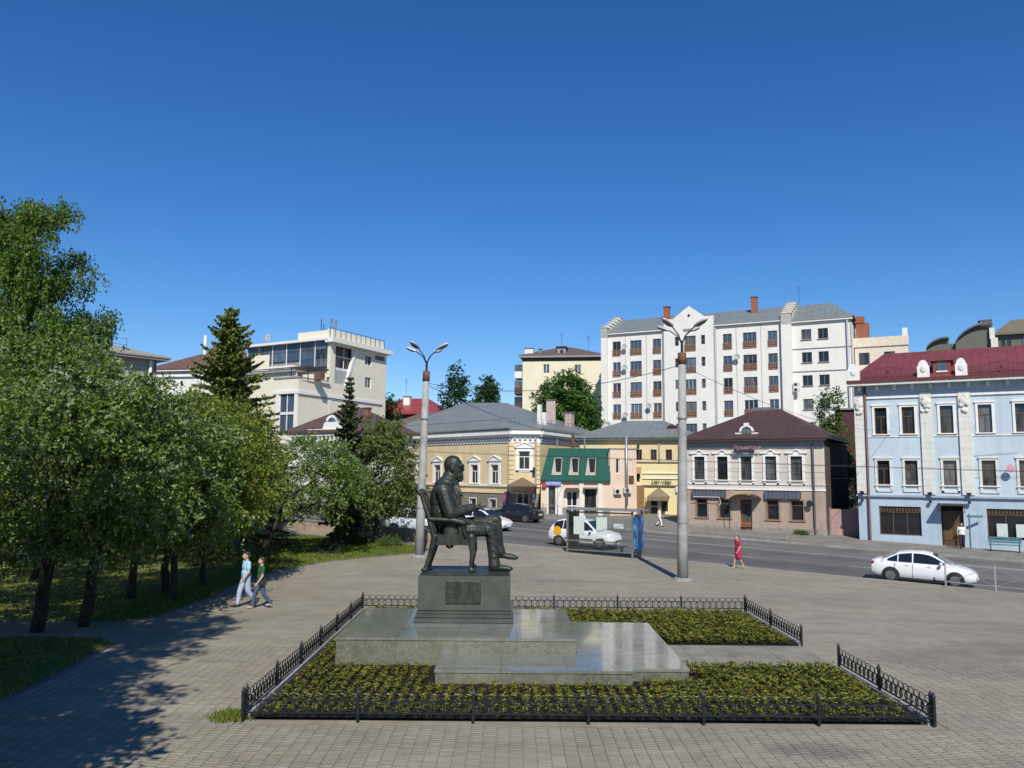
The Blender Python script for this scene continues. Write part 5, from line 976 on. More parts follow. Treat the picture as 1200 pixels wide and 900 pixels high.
# red roofs in the distance, grey-roof and brown-roof houses behind the left trees
r = thing('red_roof_house', 'distant house with red metal roof left of the grey hipped roof', 'house', (-17, 122, 7)); body(r, [(-21, 122), (-11, 120), (-9, 130), (-19, 132)], 5, 13, plain('brick_house', (.2, .1, .08), .9))
hip(r, [(-22, 121), (-10.5, 118.7), (-8, 131), (-20, 133)], [(-17, 126), (-13, 125.5)], 13.2, 15.9, roofmat('red_roof', (.3, .055, .05)), .2); fr0 = Fa(r, (-21, 122), -11); chimney(fr0, 4.6, 2.5, 14, 15.9, M_AW, 1, .8); antenna(fr0, 4.4, 2.5, 15.5, 3.2); dish(fr0, 7.5, 12.2, -.5, .5)
r = thing('brown_roof_low_house', 'low house with weathered brown roof below the distant red roof', 'house', (-13, 108, 6)); body(r, [(-16, 108), (-7, 106), (-6, 112), (-15, 114)], 5, 10.6, plain('weathered_wall', (.18, .12, .1), .9)); hip(r, [(-16.6, 107.3), (-6.4, 105), (-5, 112.5), (-15.5, 115)], [(-12, 110), (-9.5, 109.5)], 10.7, 12.6, plain('roof_weathered', (.11, .085, .075), .8), .2)
GA_ = (-42, 86)
r = thing('grey_roof_house', 'grey-roofed house with pale drainpipe half hidden behind the left trees', 'house', (-36, 88, 3)); f = Fa(r, (-45, 70), 50); M_GW = plain('grey_wall', (.33, .3, .25), .85, 0, .1)
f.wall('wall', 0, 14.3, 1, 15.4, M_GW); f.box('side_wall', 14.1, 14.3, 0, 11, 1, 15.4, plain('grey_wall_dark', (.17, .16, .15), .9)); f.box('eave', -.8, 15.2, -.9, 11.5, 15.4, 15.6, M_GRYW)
hip(r, [along((-45, 70), 50, u, d) for u, d in ((-1, -1), (15.4, -1), (15.4, 12), (-1, 12))], [along((-45, 70), 50, 4, 5.5), along((-45, 70), 50, 9.5, 5.5)], 15.75, 17.6, plain('roof_greytan', (.3, .29, .24), .6), .14); pipe(f, 13.6, 3, 15.2, M_WHITE, .16, -.2)
mb = MB()
for k in range(8): mb.tube([(0+k*1.7, 1.6, 16), (0+k*1.7, 1.6, 17.5)], .02, 4)
mb.tube([(0, 1.6, 17.5), (12, 1.6, 17.5)], .02, 4); mb.tube([(0, 1.6, 16.9), (12, 1.6, 16.9)], .02, 4); f.part('roof_railing', mb, M_IRON)
r = thing('brown_roof_white_house', 'white house with reddish brown roof seen between the left trees and the spruce', 'house', (-36, 104, 4)); f = Fa(r, (-46.5, 105), -12)
f.win(9.6, 11, 1.1, 2, WHF); f.win(4.5, 11, 1.1, 2, WHF); f.wall('wall', 0, 16, 3, 17.2, M_CREAM); f.box('eave', -.6, 16.6, -.7, .2, 17.2, 17.5, M_WHITE); f.box('cornice', 0, 16, -.3, .05, 16.5, 16.8, M_WHITE)
hip(r, [along((-46.5, 105), -12, u, d) for u, d in ((-.8, -.8), (16.8, -.8), (16.8, 12), (-.8, 12))], [along((-46.5, 105), -12, 5, 5), along((-46.5, 105), -12, 9, 5)], 17.6, 20.6, plain('roof_redbrown', (.13, .07, .055), .7), .2); chimney(f, 6.5, 4, 18, 21.4, plain('chimney_brown', (.2, .1, .07), .9), 1.4, 1); f.part('flue', MB().tube([(4.4, 4, 18), (4.4, 4, 22.6)], .22, 8), M_WHITE)
body(r, [along((-46.5, 105), -12, u, d) for u, d in ((.05, .4), (15.9, .4), (15.9, 11.5), (.05, 11.5))], 3, 17.2, M_CREAM, 'inner_wall')

# ---------------------------------------------------------------- street lamps
def street_lamp(label, x, y, lean, rot, H_=9.75):
    z = ground(x, y); t = thing('street_lamp', label, 'street lamp', (x, y, z), 0, 'tall concrete street lamps')
    L = lambda k: (lean*k, 0, k)
    MB().tube([L(0), L(2), L(6), L(H_)], [.235, .22, .19, .16], 14).build('pole', M_CONC, t, smooth=True); MB().tube([L(0), L(.12)], [.42, .36], 12).build('footing', M_KERB, t)
    MB().tube([L(H_-.45), L(H_+.06)], .185, 12).build('rust_band', M_RUST, t, smooth=True)
    for hb in (2.4, 6.9): MB().tube([L(hb), L(hb+.06)], .235, 12).build('strap', M_GALV, t)
    MB().tube([L(H_), L(H_+.6)], .06, 8).build('spigot', M_BLACKP, t)
    for k in range(4):
        a = rot+k*PI/2; c, s_ = math.cos(a), math.sin(a); bx = lean*H_
        arm = MB().tube([(bx, 0, H_+.45), (bx+.25*c, .25*s_, H_+.85), (bx+.7*c, .7*s_, H_+1.15)], .028, 6).build('arm', M_BLACKP, t)
        b = MB(); q = Matrix.Rotation(a, 3, 'Z') @ Matrix.Rotation(-.38, 3, 'Y'); b.ell((bx+1.0*c, 1.0*s_, H_+1.28), (.4, .16, .085), q, 12, 8); hd = b.build('lamp_head', plain('lamp_head_grey', (.55, .56, .56), .4, .2), t, smooth=True)
        b = MB(); b.ell((bx+1.03*c, 1.03*s_, H_+1.255), (.33, .14, .08), q, 12, 8); b.build('lamp_lens', plain('lens_dark', (.1, .1, .11), .3), hd, smooth=True)
street_lamp('tall concrete street lamp beside the statue, left of the two', -4.58, 41.26, .02, 2.6, 9.3); street_lamp('tall concrete street lamp with rusty collar right of the bus shelter', 7.35, 35.29, .012, 2.3)
# ---------------------------------------------------------------- overhead wires
def wire(label, a, b_, sag, r_=.012):
    mb = MB(); r_ *= .75; mb.tube([(lerp(a[0], b_[0], k/24), lerp(a[1], b_[1], k/24), lerp(a[2], b_[2], k/24)-sag*4*(k/24)*(1-k/24)) for k in range(25)], r_, 4); tag(mb.build('overhead_wire', M_BLACKP), label, 'wire', 'overhead wires')
wire('thick dark cable strung between the two concrete street lamps', (-4.5, 41.26, 9.0), (7.4, 35.29, 9.2), .75, .022)
wire('cable running from the right street lamp towards the blue building', (7.4, 35.29, 9.2), (27, 57.8, 7.6), .7, .016)
for k, (t, h) in enumerate(((46, 5.6), (46.6, 5.6), (54.4, 5.7), (55, 5.7))):
    a, b_ = xy(62, t), xy(-40, t); wire(('nearer trolley wire of the near pair', 'farther trolley wire of the near pair', 'nearer trolley wire of the far pair', 'farther trolley wire of the far pair')[k]+' above the street', (*a, zr(62)+h), (*b_, zr(-40)+h), .3, .014)
wire('thin span wire crossing in front of the beige house', (*along(BO, BA, -10, -.1), 4.9), (*along((25.9, 58.5), BA, 9, -.1), 6.1), .3, .014); wire('thin span wire low on the blue facade', (*along(BO, BA, -10, -.2), 4.3), (*along((25.9, 58.5), BA, 12, -.2), 4.6), .2, .012)
wire('dark wire crossing the grey hipped roof of the yellow building', (-4.4, 41.26, 8.9), (8, 79, 8.2), .8, .022)

# ---------------------------------------------------------------- bus shelter
sx, sy = xy(18.4, 40.2); t = thing('bus_shelter', 'glass and steel bus shelter with two pale posters and a blue light box', 'bus shelter', (sx, sy, ground(sx, sy)), SA)
M_SH = plain('shelter_steel', (.24, .23, .21), .45, .4)
for u in (-1.85, 1.95):
    for d in (0, 1.35): MB().box(u-.045, u+.045, d-.045, d+.045, -.15, 2.35).build('post', M_SH, t)
MB().box(-2.0, 2.25, -.2, 1.6, 2.35, 2.43).build('roof', plain('shelter_roof', (.3, .29, .27), .5, .3), t); MB().box(-1.79, 1.89, -.03, .03, 2.2, 2.28).build('rail', M_SH, t); MB().box(-1.79, 1.89, -.03, .03, .68, .74).build('rail', M_SH, t); MB().box(-1.79, 1.89, -.03, .03, .18, .24).build('rail', M_SH, t)
for a, b_ in ((-1.78, -.58), (-.55, .65), (.68, 1.88)): MB().box(a, b_, -.008, .008, .25, 2.19).build('glass_pane', M_CLEAR, t)
MB().box(-1.857, -1.843, .07, 1.28, .25, 2.19).build('glass_pane', M_CLEAR, t)
for u in (-1.45, -.1): p_ = MB().box(u, u+.62, -.03, -.012, 1.05, 2.0).build('poster', plain('poster_paper', (.55, .62, .58), .6, 0, .08, 8), t)
MB().box(.9, 1.45, -.025, -.012, 1.45, 1.68).build('notice', plain('poster_paper', (.55, .62, .58), .6, 0, .08, 8), t)
bx = MB().box(2.02, 2.18, .0, 1.0, .28, 2.2); me_ = bx.mesh('light_box'); bm = bmesh.new(); bm.from_mesh(me_); bmesh.ops.bevel(bm, geom=[e for e in bm.edges if abs((e.verts[0].co-e.verts[1].co).x) > .1], offset=.16, segments=4, affect='EDGES'); bm.to_mesh(me_); bm.free()
def poster_blue():
    m, nt, b = nodes('poster_blue'); n = noise(nt, pos(nt, (1, 1, .6)), 4.5, 5, .6); link(nt, ramp(nt, n, [(.3, (.01, .03, .09)), (.5, (.03, .12, .32)), (.62, (.08, .3, .5)), (.72, (.35, .45, .5))]), b.inputs['Base Color']); b.inputs['Roughness'].default_value = .15; return m
lb = ob('light_box', me_, poster_blue(), t); MB().box(2.0, 2.22, .45, .55, -.15, .3).build('light_box_foot', M_SH, lb)
b_ = MB().box(-1.5, 1.2, .75, 1.15, .42, .47).build('bench_seat', M_SH, t); [MB().box(q_, q_+.1, .85, 1.05, -.15, .415).build('bench_leg', M_SH, t) for q_ in (-1.3, .9)]

# ---------------------------------------------------------------- railings
def railing(label, s0, t0, s1, t1, n, col, group='street railings'):
    a, b_ = xy(s0, t0), xy(s1, t1); L = math.dist(a, b_); ang = math.atan2(b_[1]-a[1], b_[0]-a[0]); za, zb = ground(*a), ground(*b_)
    f_ = thing('street_railing', label, 'railing', (*a, za), ang, group); w = L/n; sl = (zb-za)/L
    pm = MB().box(-.03, .03, -.03, .03, -.05, 1.08).mesh('post')
    for k in range(n+1): ob('post', pm, col, f_, (k*w, 0, sl*k*w))
    for k in range(n):
        z0 = sl*k*w; z1 = sl*(k+1)*w
        for h, q in ((1.0, .014), (.2, .012)): MB().tube([(k*w, 0, z0+h), (k*w+w, 0, z1+h)], q, 5).build('rail', col, f_)
        MB().tube([(k*w, 0, z0+.2), (k*w+w, 0, z1+1.0)], .008, 4).build('brace', col, f_); MB().tube([(k*w, 0, z0+1.0), (k*w+w, 0, z1+.2)], .008, 4).build('brace', col, f_)
M_RL = plain('railing_grey', (.32, .33, .33), .5, .2)
railing('grey steel railing with crossed braces beside the white sedan', 2.1, 41.3, -5.5, 41.3, 4, M_RL); railing('grey railing along the far kerb before the beige house', 19.5, 58.4, 12.5, 58.4, 4, M_RL); railing('grey railing along the far kerb before the green-roofed shop', 35, 64.6, 28, 62.6, 4, M_RL)
# low retaining wall at the back of the lawn
wl = thing('stone_wall', 'low tan stone retaining wall behind the lawn beside the left lamp', 'wall', (*xy(30, 38.6), .3)); k = 0
for i in range(22):
    s_ = 25.6+i*1.0; x, y = xy(s_+.5, 38.4); h = .62+random.uniform(-.02, .02)
    MB().box(-.493, .493, -.15, .15, -.4, h).build('wall_block', plain('wall_stone', (.33, .27, .2), .9, 0, .2, 2, .3, .4), wl, (x-wl.location.x, y-wl.location.y, zplaza(x, y)-.3), SA)
    MB().box(-.497, .497, -.19, .19, h+.002, h+.08).build('coping_stone', M_KERB, wl, (x-wl.location.x, y-wl.location.y, zplaza(x, y)-.3), SA)
# ---------------------------------------------------------------- vehicles
def loft(st_, nsec=11):
    """st_: list of (x, zbot, zshoulder, ztop, halfwidth, topwidth factor)"""
    xs = [a[0] for a in st_]; X = np.concatenate([np.linspace(a, b_, 4, endpoint=False) for a, b_ in zip(xs, xs[1:])]+[[xs[-1]]])
    g = lambda i: np.interp(X, xs, [a[i] for a in st_]); zb, zs, zt, hw, tw = g(1), g(2), g(3), g(4), g(5); mb = MB(); V = []
    for i in range(len(X)):
        h = [(0, zb[i]), (hw[i]*.86, zb[i]), (hw[i]*.96, zb[i]+.1), (hw[i], lerp(zb[i], zs[i], .45)), (hw[i]*.985, lerp(zb[i], zs[i], .8)), (hw[i]*.95, zs[i]), (hw[i]*lerp(.95, tw[i], .5), lerp(zs[i], zt[i], .7)), (hw[i]*tw[i], lerp(zs[i], zt[i], .93)), (0, zt[i])]
        V += [(X[i], y, z) for y, z in h]+[(X[i], -y, z) for y, z in h[-2:0:-1]]
    n = 16; F = [(i*n+k, (i+1)*n+k, (i+1)*n+(k+1) % n, i*n+(k+1) % n) for i in range(len(X)-1) for k in range(n)]
    F += [tuple(range(n)), tuple(range((len(X)-1)*n+n-1, (len(X)-1)*n-1, -1))]
    return mb.add(V, F)
TY = MB().lathe([(.2, -.1), (.3, -.1), (.325, -.07), (.325, .07), (.3, .1), (.2, .1)], 24, axis='y').mesh('tyre', True); RMm = MB()
RMm.lathe([(.02, -.06), (.21, -.06), (.21, .06), (.02, .06)], 20, axis='y')
for k in range(5): a = 2*PI*k/5; c, s_ = math.cos(a), math.sin(a); RMm.add([(c*.03-s_*.035, -.085, s_*.03+c*.035), (c*.03+s_*.035, -.085, s_*.03-c*.035), (c*.2+s_*.05, -.075, s_*.2-c*.05), (c*.2-s_*.05, -.075, s_*.2+c*.05), (c*.03-s_*.035, .085, s_*.03+c*.035), (c*.03+s_*.035, .085, s_*.03-c*.035), (c*.2+s_*.05, .075, s_*.2-c*.05), (c*.2-s_*.05, .075, s_*.2+c*.05)], [(0, 1, 2, 3), (7, 6, 5, 4)])
RIMm = RMm.mesh('rim')
def paint(name, col):
    if name in MC: return MC[name]
    m, nt, b = nodes(name); n = noise(nt, pos(nt), 1.5, 4); link(nt, ramp(nt, n, [(.3, tuple(c*.88 for c in col)), (.7, col)]), b.inputs['Base Color']); b.inputs['Roughness'].default_value = .28; b.inputs['Coat Weight'].default_value = .7; b.inputs['Coat Roughness'].default_value = .06; MC[name] = m; return m
def car(label, x, y, heading, mat, kind='sedan', cat='car', name='car', wx=(-1.3, 1.33), taxi=False):
    z = ground(x, y); sl = .032
    t = thing(name, label, cat, (x, y, z), 0, 'cars on the street'); dirv = Vector((math.cos(heading), math.sin(heading), 0)); up = (Vector((-.86, .51, 0)).dot(dirv))*sl
    t.rotation_euler = (0, -up, heading)
    if kind == 'sedan':
        B_ = [(-2.2, .4, .62, .68, .62, .9), (-2.14, .3, .8, .93, .78, .86), (-1.9, .24, .88, 1.02, .84, .8), (-1.3, .2, .9, 1.03, .865, .78), (0, .18, .9, .98, .87, .8), (.9, .18, .86, .98, .87, .8), (1.4, .2, .8, .93, .86, .8), (1.9, .22, .7, .8, .8, .82), (2.13, .26, .58, .68, .7, .86), (2.22, .36, .5, .56, .52, .9)]
        roof = [(-1.72, 1.0), (-1.0, 1.38), (-.5, 1.465), (0, 1.475), (.38, 1.42), (1.22, .96)]; pil = (-1.0, -.38, .38)
    else:
        B_ = [(-2.1, .42, .66, .75, .66, .9), (-2.06, .32, .86, 1.0, .8, .88), (-1.85, .28, .98, 1.1, .86, .84), (-1.2, .24, .98, 1.08, .885, .8), (0, .22, .95, 1.04, .89, .8), (.9, .22, .94, 1.05, .89, .8), (1.4, .24, .9, 1.02, .88, .8), (1.9, .28, .8, .92, .82, .84), (2.08, .3, .64, .76, .72, .86), (2.16, .4, .54, .6, .54, .9)]
        roof = [(-1.98, 1.06), (-1.62, 1.5), (-1.1, 1.62), (0, 1.66), (.38, 1.58), (1.12, 1.02)]; pil = (-1.1, -.3, .4)
    bd = loft(B_).build('body', mat, t, smooth=True)
    rx = [p[0] for p in roof]; rz_ = [p[1] for p in roof]; zr0 = .93 if kind == 'sedan' else 1.0
    wb, wt = .81, .60
    def gy(xx, zz): tp = float(np.interp(xx, rx, rz_)); f_ = min(1, max(0, (zz-zr0)/(1.47-zr0 if kind == 'sedan' else 1.64-zr0))); return lerp(wb, wt, f_)
    X = np.linspace(rx[0]+.001, rx[-1]-.001, 22); V = []; n = 9
    for q in X:
        tp = float(np.interp(q, rx, rz_)); lo = zr0-.05
        sec = [(gy(q, lo), lo), (gy(q, lerp(lo, tp, .5)), lerp(lo, tp, .5)), (gy(q, tp-.04), max(lo, tp-.05)), (gy(q, tp)*.86, tp-.008), (0, tp+.012)]
        V += [(q, yy, zz) for yy, zz in sec]+[(q, -yy, zz) for yy, zz in sec[-2::-1]]
    F = [(i*n+k, (i+1)*n+k, (i+1)*n+k+1, i*n+k+1) for i in range(len(X)-1) for k in range(n-1)]+[tuple(range(n)), tuple(range((len(X)-1)*n+n-1, (len(X)-1)*n-1, -1))]
    MB().add(V, F).build('cabin', mat, t, smooth=True)
    def tpz(q): return float(np.interp(q, rx, rz_))
    e = .012
    def pane(a, b_, sd, nm='side_window'):
        P_ = []; N = 6
        for k in range(N+1): q = lerp(a, b_, k/N); P_.append((q, sd*(gy(q, zr0+.04)+e), zr0+.04))
        for k in range(N, -1, -1): q = lerp(a, b_, k/N); zz = max(zr0+.045, tpz(q)-.085); P_.append((q, sd*(gy(q, zz)+e), zz))
        return MB().add(P_, [(k, k+1, 2*N-k, 2*N+1-k) for k in range(N)]).build(nm, M_CARGLASS, t)
    for sd in (-1, 1):
        w1 = rx[0]+.28; pane(w1, pil[0]-.02, sd, 'quarter_window'); pane(pil[0]+.03, pil[1]-.03, sd); pane(pil[1]+.03, rx[-1]-.25, sd)
        for q in (pil[1]-.1, pil[1]+.9-.1): MB().box(q-.2, q-.04, sd*.865-.01 if sd < 0 else .855, sd*.855 if sd < 0 else .885, .82, .85).build('door_handle', M_GALV if 'black' in label else mat, t)
        for q in (pil[0]-.12, pil[1], pil[2]+.55): MB().box(q-.006, q+.006, min(sd*.83, sd*.874), max(sd*.83, sd*.874), .3, .9).build('door_seam', M_BLACKP, t)
        mr = MB(); mr.ell((.78, sd*.98, 1.02), (.08, .11, .075), None, 10, 6); mr.build('mirror', mat, t, smooth=True)
        b = MB(); b.ell((B_[-3][0]-.02, sd*.62, .68 if kind == 'sedan' else .76), (.2, .16, .075), Matrix.Rotation(-sd*.45, 3, 'Z'), 12, 6); b.build('headlight', M_LAMPG, t, smooth=True)
        b = MB(); b.ell((-2.05, sd*.66, .84 if kind == 'sedan' else .95), (.1, .17, .085), Matrix.Rotation(sd*.35, 3, 'Z'), 12, 6); b.build('tail_light', M_TAIL, t, smooth=True)
        for q in wx:
            ac = MB(); ac.lathe([(.02, 0), (.385, 0), (.385, .02), (.02, .02)], 24, (q, sd*.868, .33), 'y'); ac.build('wheel_arch', M_BLACKP, t)
            wh = empty('wheel', (0, 0, 0)); wh.parent = t; wh.location = (q, sd*.8, .325); bpy.context.view_layer.update()
            wh2 = ob('wheel', TY, M_TYRE, t, (q, sd*.81, .325)); bpy.data.objects.remove(wh); ob('rim', RIMm, M_RIM, wh2, (0, sd*.045, 0))
        MB().box(wx[0]+.42, wx[1]-.42, sd*.872-.012, sd*.872+.012, .2, .27).build('side_sill', M_BLACKP, t)
    N = 7; f0, f1 = roof[-2], roof[-1]
    def screen(p0, p1, nm, k0, k1, out):
        a0, a1 = lerp(p0[0], p1[0], k0), lerp(p0[0], p1[0], k1); z0, z1 = lerp(p0[1], p1[1], k0), lerp(p0[1], p1[1], k1)
        y0, y1 = gy(a0, z0)*.88, gy(a1, z1)*.9; ox, oz = out
        return MB().quad((a0+ox, -y0, z0+oz), (a0+ox, y0, z0+oz), (a1+ox, y1, z1+oz), (a1+ox, -y1, z1+oz)).build(nm, M_CARGLASS, t)
    screen(f0, f1, 'windscreen', .06, .92, (.014, .022)); screen(roof[1], roof[0], 'rear_window', .08, .85, (-.014, .022))
    MB().box(2.12, 2.2, -.4, .4, .4, .55).build('grille', M_BLACKP, t); MB().box(2.19, 2.235, -.25, .25, .36, .46).build('number_plate', M_PLAST, t); MB().box(-2.235, -2.17, -.26, .26, .62, .72).build('number_plate', M_PLAST, t)
    if taxi:
        MB().prism([(-.5, 1.66), (-.1, 1.66), (-.18, 1.86), (-.42, 1.86)], -.25, .25).build('roof_sign', M_PLAST, t)
        for sd in (-1, 1): MB().lathe([(.02, -.006), (.27, -.006), (.27, .006), (.02, .006)], 16, (-1.42, sd*.89, .9), 'y').build('yellow_decal', plain('taxi_yellow', (.75, .38, .02), .4), t); MB().box(-.95, .9, sd*.893-.004, sd*.893+.004, .5, .56).build('stripe', M_BLACKP, t)
    return t
HR = SA; HL = SA+PI
def carst(label, s_, t_, h, *a, **k): x, y = xy(s_, t_); return car(label, x, y, h, *a, **k)
W_P = paint('car_white', (.72, .73, .74)); K_P = paint('car_black', (.012, .012, .018))
carst('white sedan passing the grey railing at the right', 3.1, 42.85, HR, W_P)
carst('white taxi crossover with yellow door patch seen through the bus shelter', 21.35, 44.7, HR, W_P, 'suv', taxi=True)
carst('white sedan partly hidden behind the statue knees', 31.8, 49.6, HR, W_P)
carst('black sedan parked before the yellow corner building', 34.2, 58.6, HL, K_P)
carst('white hatchback parked behind the left street lamp and chair back', 32.8, 43.3, HR, paint('car_white2', (.6, .65, .7)), 'suv')
carst('dark blue car half hidden behind the slim spruce', 38.5, 43.2, HR, paint('car_navy', (.02, .04, .1)), 'sedan')

# ---------------------------------------------------------------- people
SKIN = plain('skin', (.5, .31, .22), .6, 0, .06)
def person(label, x, y, heading, h, top, bottom, hair, stride=.25, arm=.3, shoe=None, dress=False, long_hair=False, group=None, carry=None, bag=False, shorts=False, vox=.014):
    z = ground(x, y); t = thing('person', label, 'person', (x, y, z+.0), heading, 'people walking'); k = h/1.75; V_ = lambda *p: Vector(p)*k
    hipz, kne, ank = .93, .5, .09; st2 = stride
    lg = {}
    for sd, ph in ((-1, 1), (1, -1)):
        hp = V_(0, sd*.095, hipz); kn = V_(st2*.75*ph*.8+.05, sd*.1, kne); an = V_(st2*1.25*ph-(.08 if ph < 0 else 0), sd*.1, ank+(.07 if ph < 0 else 0)); lg[sd] = (hp, kn, an, ph)
    ar = {}
    for sd, ph in ((-1, -1), (1, 1)):
        s0 = V_(0, sd*.19, 1.42); e = V_(arm*.3*ph-.03, sd*.25, 1.13); w = V_(arm*.62*ph+.07, sd*.25, .9); ar[sd] = (s0, e, w, ph)
    def mk(fn, nm, mat, vx=vox): b_ = MB(); fn(b_); return blob(nm, b_, vx, 2, mat, t)
    def bodyf(b_):
        b_.ell(V_(.02, 0, 1.635), (.098*k, .076*k, .118*k)); b_.ell(V_(.045, 0, 1.585), (.07*k, .06*k, .075*k)); b_.ell(V_(.118, 0, 1.61), (.022*k, .016*k, .026*k)); b_.ell(V_(.1, 0, 1.56), (.02*k, .03*k, .012*k))
        for sd in (-1, 1): b_.ell(V_(.01, sd*.078, 1.62), (.022*k, .014*k, .034*k)); b_.ell(V_(.098, sd*.034, 1.64), (.014*k, .02*k, .012*k))
        b_.capsule(V_(0, 0, 1.55), V_(-.01, 0, 1.42), .052*k, .06*k); b_.ell(V_(0, 0, 1.27), (.105*k, .165*k, .2*k)); b_.ell(V_(0, 0, 1.02), (.1*k, .155*k, .16*k)); b_.ell(V_(0, 0, 1.4), (.075*k, .185*k, .07*k))
        for sd in (-1, 1):
            hp, kn, an, ph = lg[sd]; b_.capsule(hp, kn, .088*k, .058*k); b_.capsule(kn, an, .058*k, .036*k); b_.ell(an+V_(.06, 0, -.05), (.12*k, .042*k, .035*k))
            s0, e, w, ph = ar[sd]; b_.capsule(s0, e, .05*k, .04*k); b_.capsule(e, w, .04*k, .028*k); d = (w-e).normalized(); b_.ell(w+d*.055*k, (.03*k, .018*k, .05*k))
            for q in range(4): o_ = Vector((-.022+.015*q, 0, 0))*k; b_.capsule(w+d*.085*k+o_, w+d*(.15-.01*abs(q-1.5))*k+o_+Vector((.01, -sd*.012, 0))*k, .009*k, .007*k)
            b_.capsule(w+d*.03*k+Vector((.03, 0, 0))*k, w+d*.09*k+Vector((.045, 0, 0))*k, .01*k, .008*k)
    mk(bodyf, 'body', SKIN, .011)
    def topf(b_):
        b_.ell(V_(0, 0, 1.28), (.128*k, .19*k, .2*k)); b_.ell(V_(0, 0, 1.4), (.095*k, .2*k, .07*k)); b_.ell(V_(.01, 0, 1.08), (.13*k, .18*k, .17*k)); b_.capsule(V_(0, -.08, .98), V_(0, .08, .98), .125*k, .125*k)
        if dress: b_.capsule(V_(0, -.06, .95), V_(.0, -.07, .6), .14*k, .16*k); b_.capsule(V_(0, .06, .95), V_(.0, .07, .6), .14*k, .16*k)
        for sd in (-1, 1): s0, e, w, ph = ar[sd]; b_.capsule(s0, s0.lerp(e, .62), .066*k, .06*k)
    mk(topf, 'dress' if dress else 'shirt', top)
    if not dress:
        def botf(b_):
            b_.capsule(V_(0, -.07, .93), V_(0, .07, .93), .125*k, .125*k)
            for sd in (-1, 1):
                hp, kn, an, ph = lg[sd]; b_.capsule(hp, kn, .105*k, .08*k)
                if not shorts: b_.capsule(kn, an+V_(0, 0, .02), .078*k, .062*k)
        mk(botf, 'trousers', bottom)
    for sd in (-1, 1):
        an = lg[sd][2]; mk(lambda b_: (b_.ell(an+V_(.07, 0, -.045), (.135*k, .05*k, .042*k)), b_.ell(an+V_(-.01, 0, -.02), (.06*k, .046*k, .05*k))), 'shoe', shoe or M_BLACKP)
    def hairf(b_):
        b_.ell(V_(-.005, 0, 1.675), (.105*k, .085*k, .1*k)); b_.ell(V_(-.045, 0, 1.62), (.07*k, .08*k, .1*k))
        if long_hair: b_.ell(V_(-.06, 0, 1.54), (.05*k, .085*k, .12*k))
    mk(hairf, 'hair', hair)
    if bag: MB().box(-.12*k, .12*k, .17*k, .27*k, .82*k, 1.02*k).tube([V_(0, .22, 1.02), V_(0, -.12, 1.46)], .012, 5).build('handbag', plain('bag_dark', (.03, .02, .025), .6), t)
    return t
HB = plain('hair_dark', (.025, .018, .014), .6); DEN = plain('light_jeans', (.36, .43, .58), .9, 0, .12, 9); DEN2 = plain('dark_jeans', (.06, .09, .16), .9, 0, .15, 9)
person('man in light blue shirt and pale jeans walking along the lawn', -8.68, 27.18, R(215), 1.76, plain('shirt_lightblue', (.3, .55, .72), .9, 0, .06), DEN, HB, .15, .15).scale = (1.12, 1.12, 1)
person('woman in dark green top and jeans carrying a dark bag', -8.1, 26.9, R(212), 1.62, plain('top_green', (.02, .09, .04), .9), DEN2, plain('hair_brown', (.05, .03, .02), .6), .2, .2, plain('sandal', (.4, .28, .2), .7), bag=True)
person('woman in crimson dress crossing the plaza by the street', 11.13, 40.37, R(200), 1.6, plain('dress_crimson', (.36, .015, .06), .8), DEN, plain('hair_red', (.12, .05, .025), .6), .15, .2, plain('sandal', (.4, .28, .2), .7), dress=True, long_hair=True)
person('person in white top and dark trousers before the blue building door', 30.0, 54.67, R(250), 1.7, plain('top_white', (.72, .72, .7), .9), plain('trousers_dark', (.02, .02, .025), .9), HB, .1, .1)
person('person all in white walking past the yellow shop', 11.75, 64.86, R(330), 1.5, plain('top_white', (.72, .72, .7), .9), plain('top_white', (.72, .72, .7), .9), HB, .2, .2)
# bench, stand and posters before the blue building
bo = along((25.9, 58.5), BA, 7.9, -1.2); t = thing('street_bench', 'teal bench on the pavement below the blue shop window', 'bench', (*bo, ground(*bo)), R(BA)); M_TEAL = plain('bench_teal', (.06, .16, .2), .6)
for k in range(4): MB().box(-.95, .95, -.22+k*.11, -.13+k*.11, .43, .47).build('seat_slat', M_TEAL, t)
for k in range(3): MB().box(-.95, .95, .24, .27, .55+k*.14, .66+k*.14).build('back_slat', M_TEAL, t)
for q in (-.8, .8): MB().box(q-.03, q+.03, -.2, .27, -.1, .43).build('leg', M_IRON, t); MB().box(q-.03, q+.03, .27, .31, -.1, .95).build('back_support', M_IRON, t)
f = Fa(bpy.data.objects['light_blue_building'], (25.9, 58.5), BA)
for u, w in ((7.5, .62), (8.6, 1.1)): ps = f.box('window_poster', u, u+w, -.1, -.07, .5, 1.35, plain('poster_paper', (.55, .62, .58), .6, 0, .08, 8))
dp = along((25.9, 58.5), BA, 5.95, -.9); t = thing('sign_pole', 'thin teal sign pole on the pavement beside the blue building door', 'pole', (*dp, ground(*dp))); MB().tube([(0, 0, 0), (0, 0, 2.3)], .05, 6).build('pole', M_TEAL, t); MB().box(-.15, .9, -.03, .03, 2.05, 2.2).build('sign_bar', M_TEAL, t)

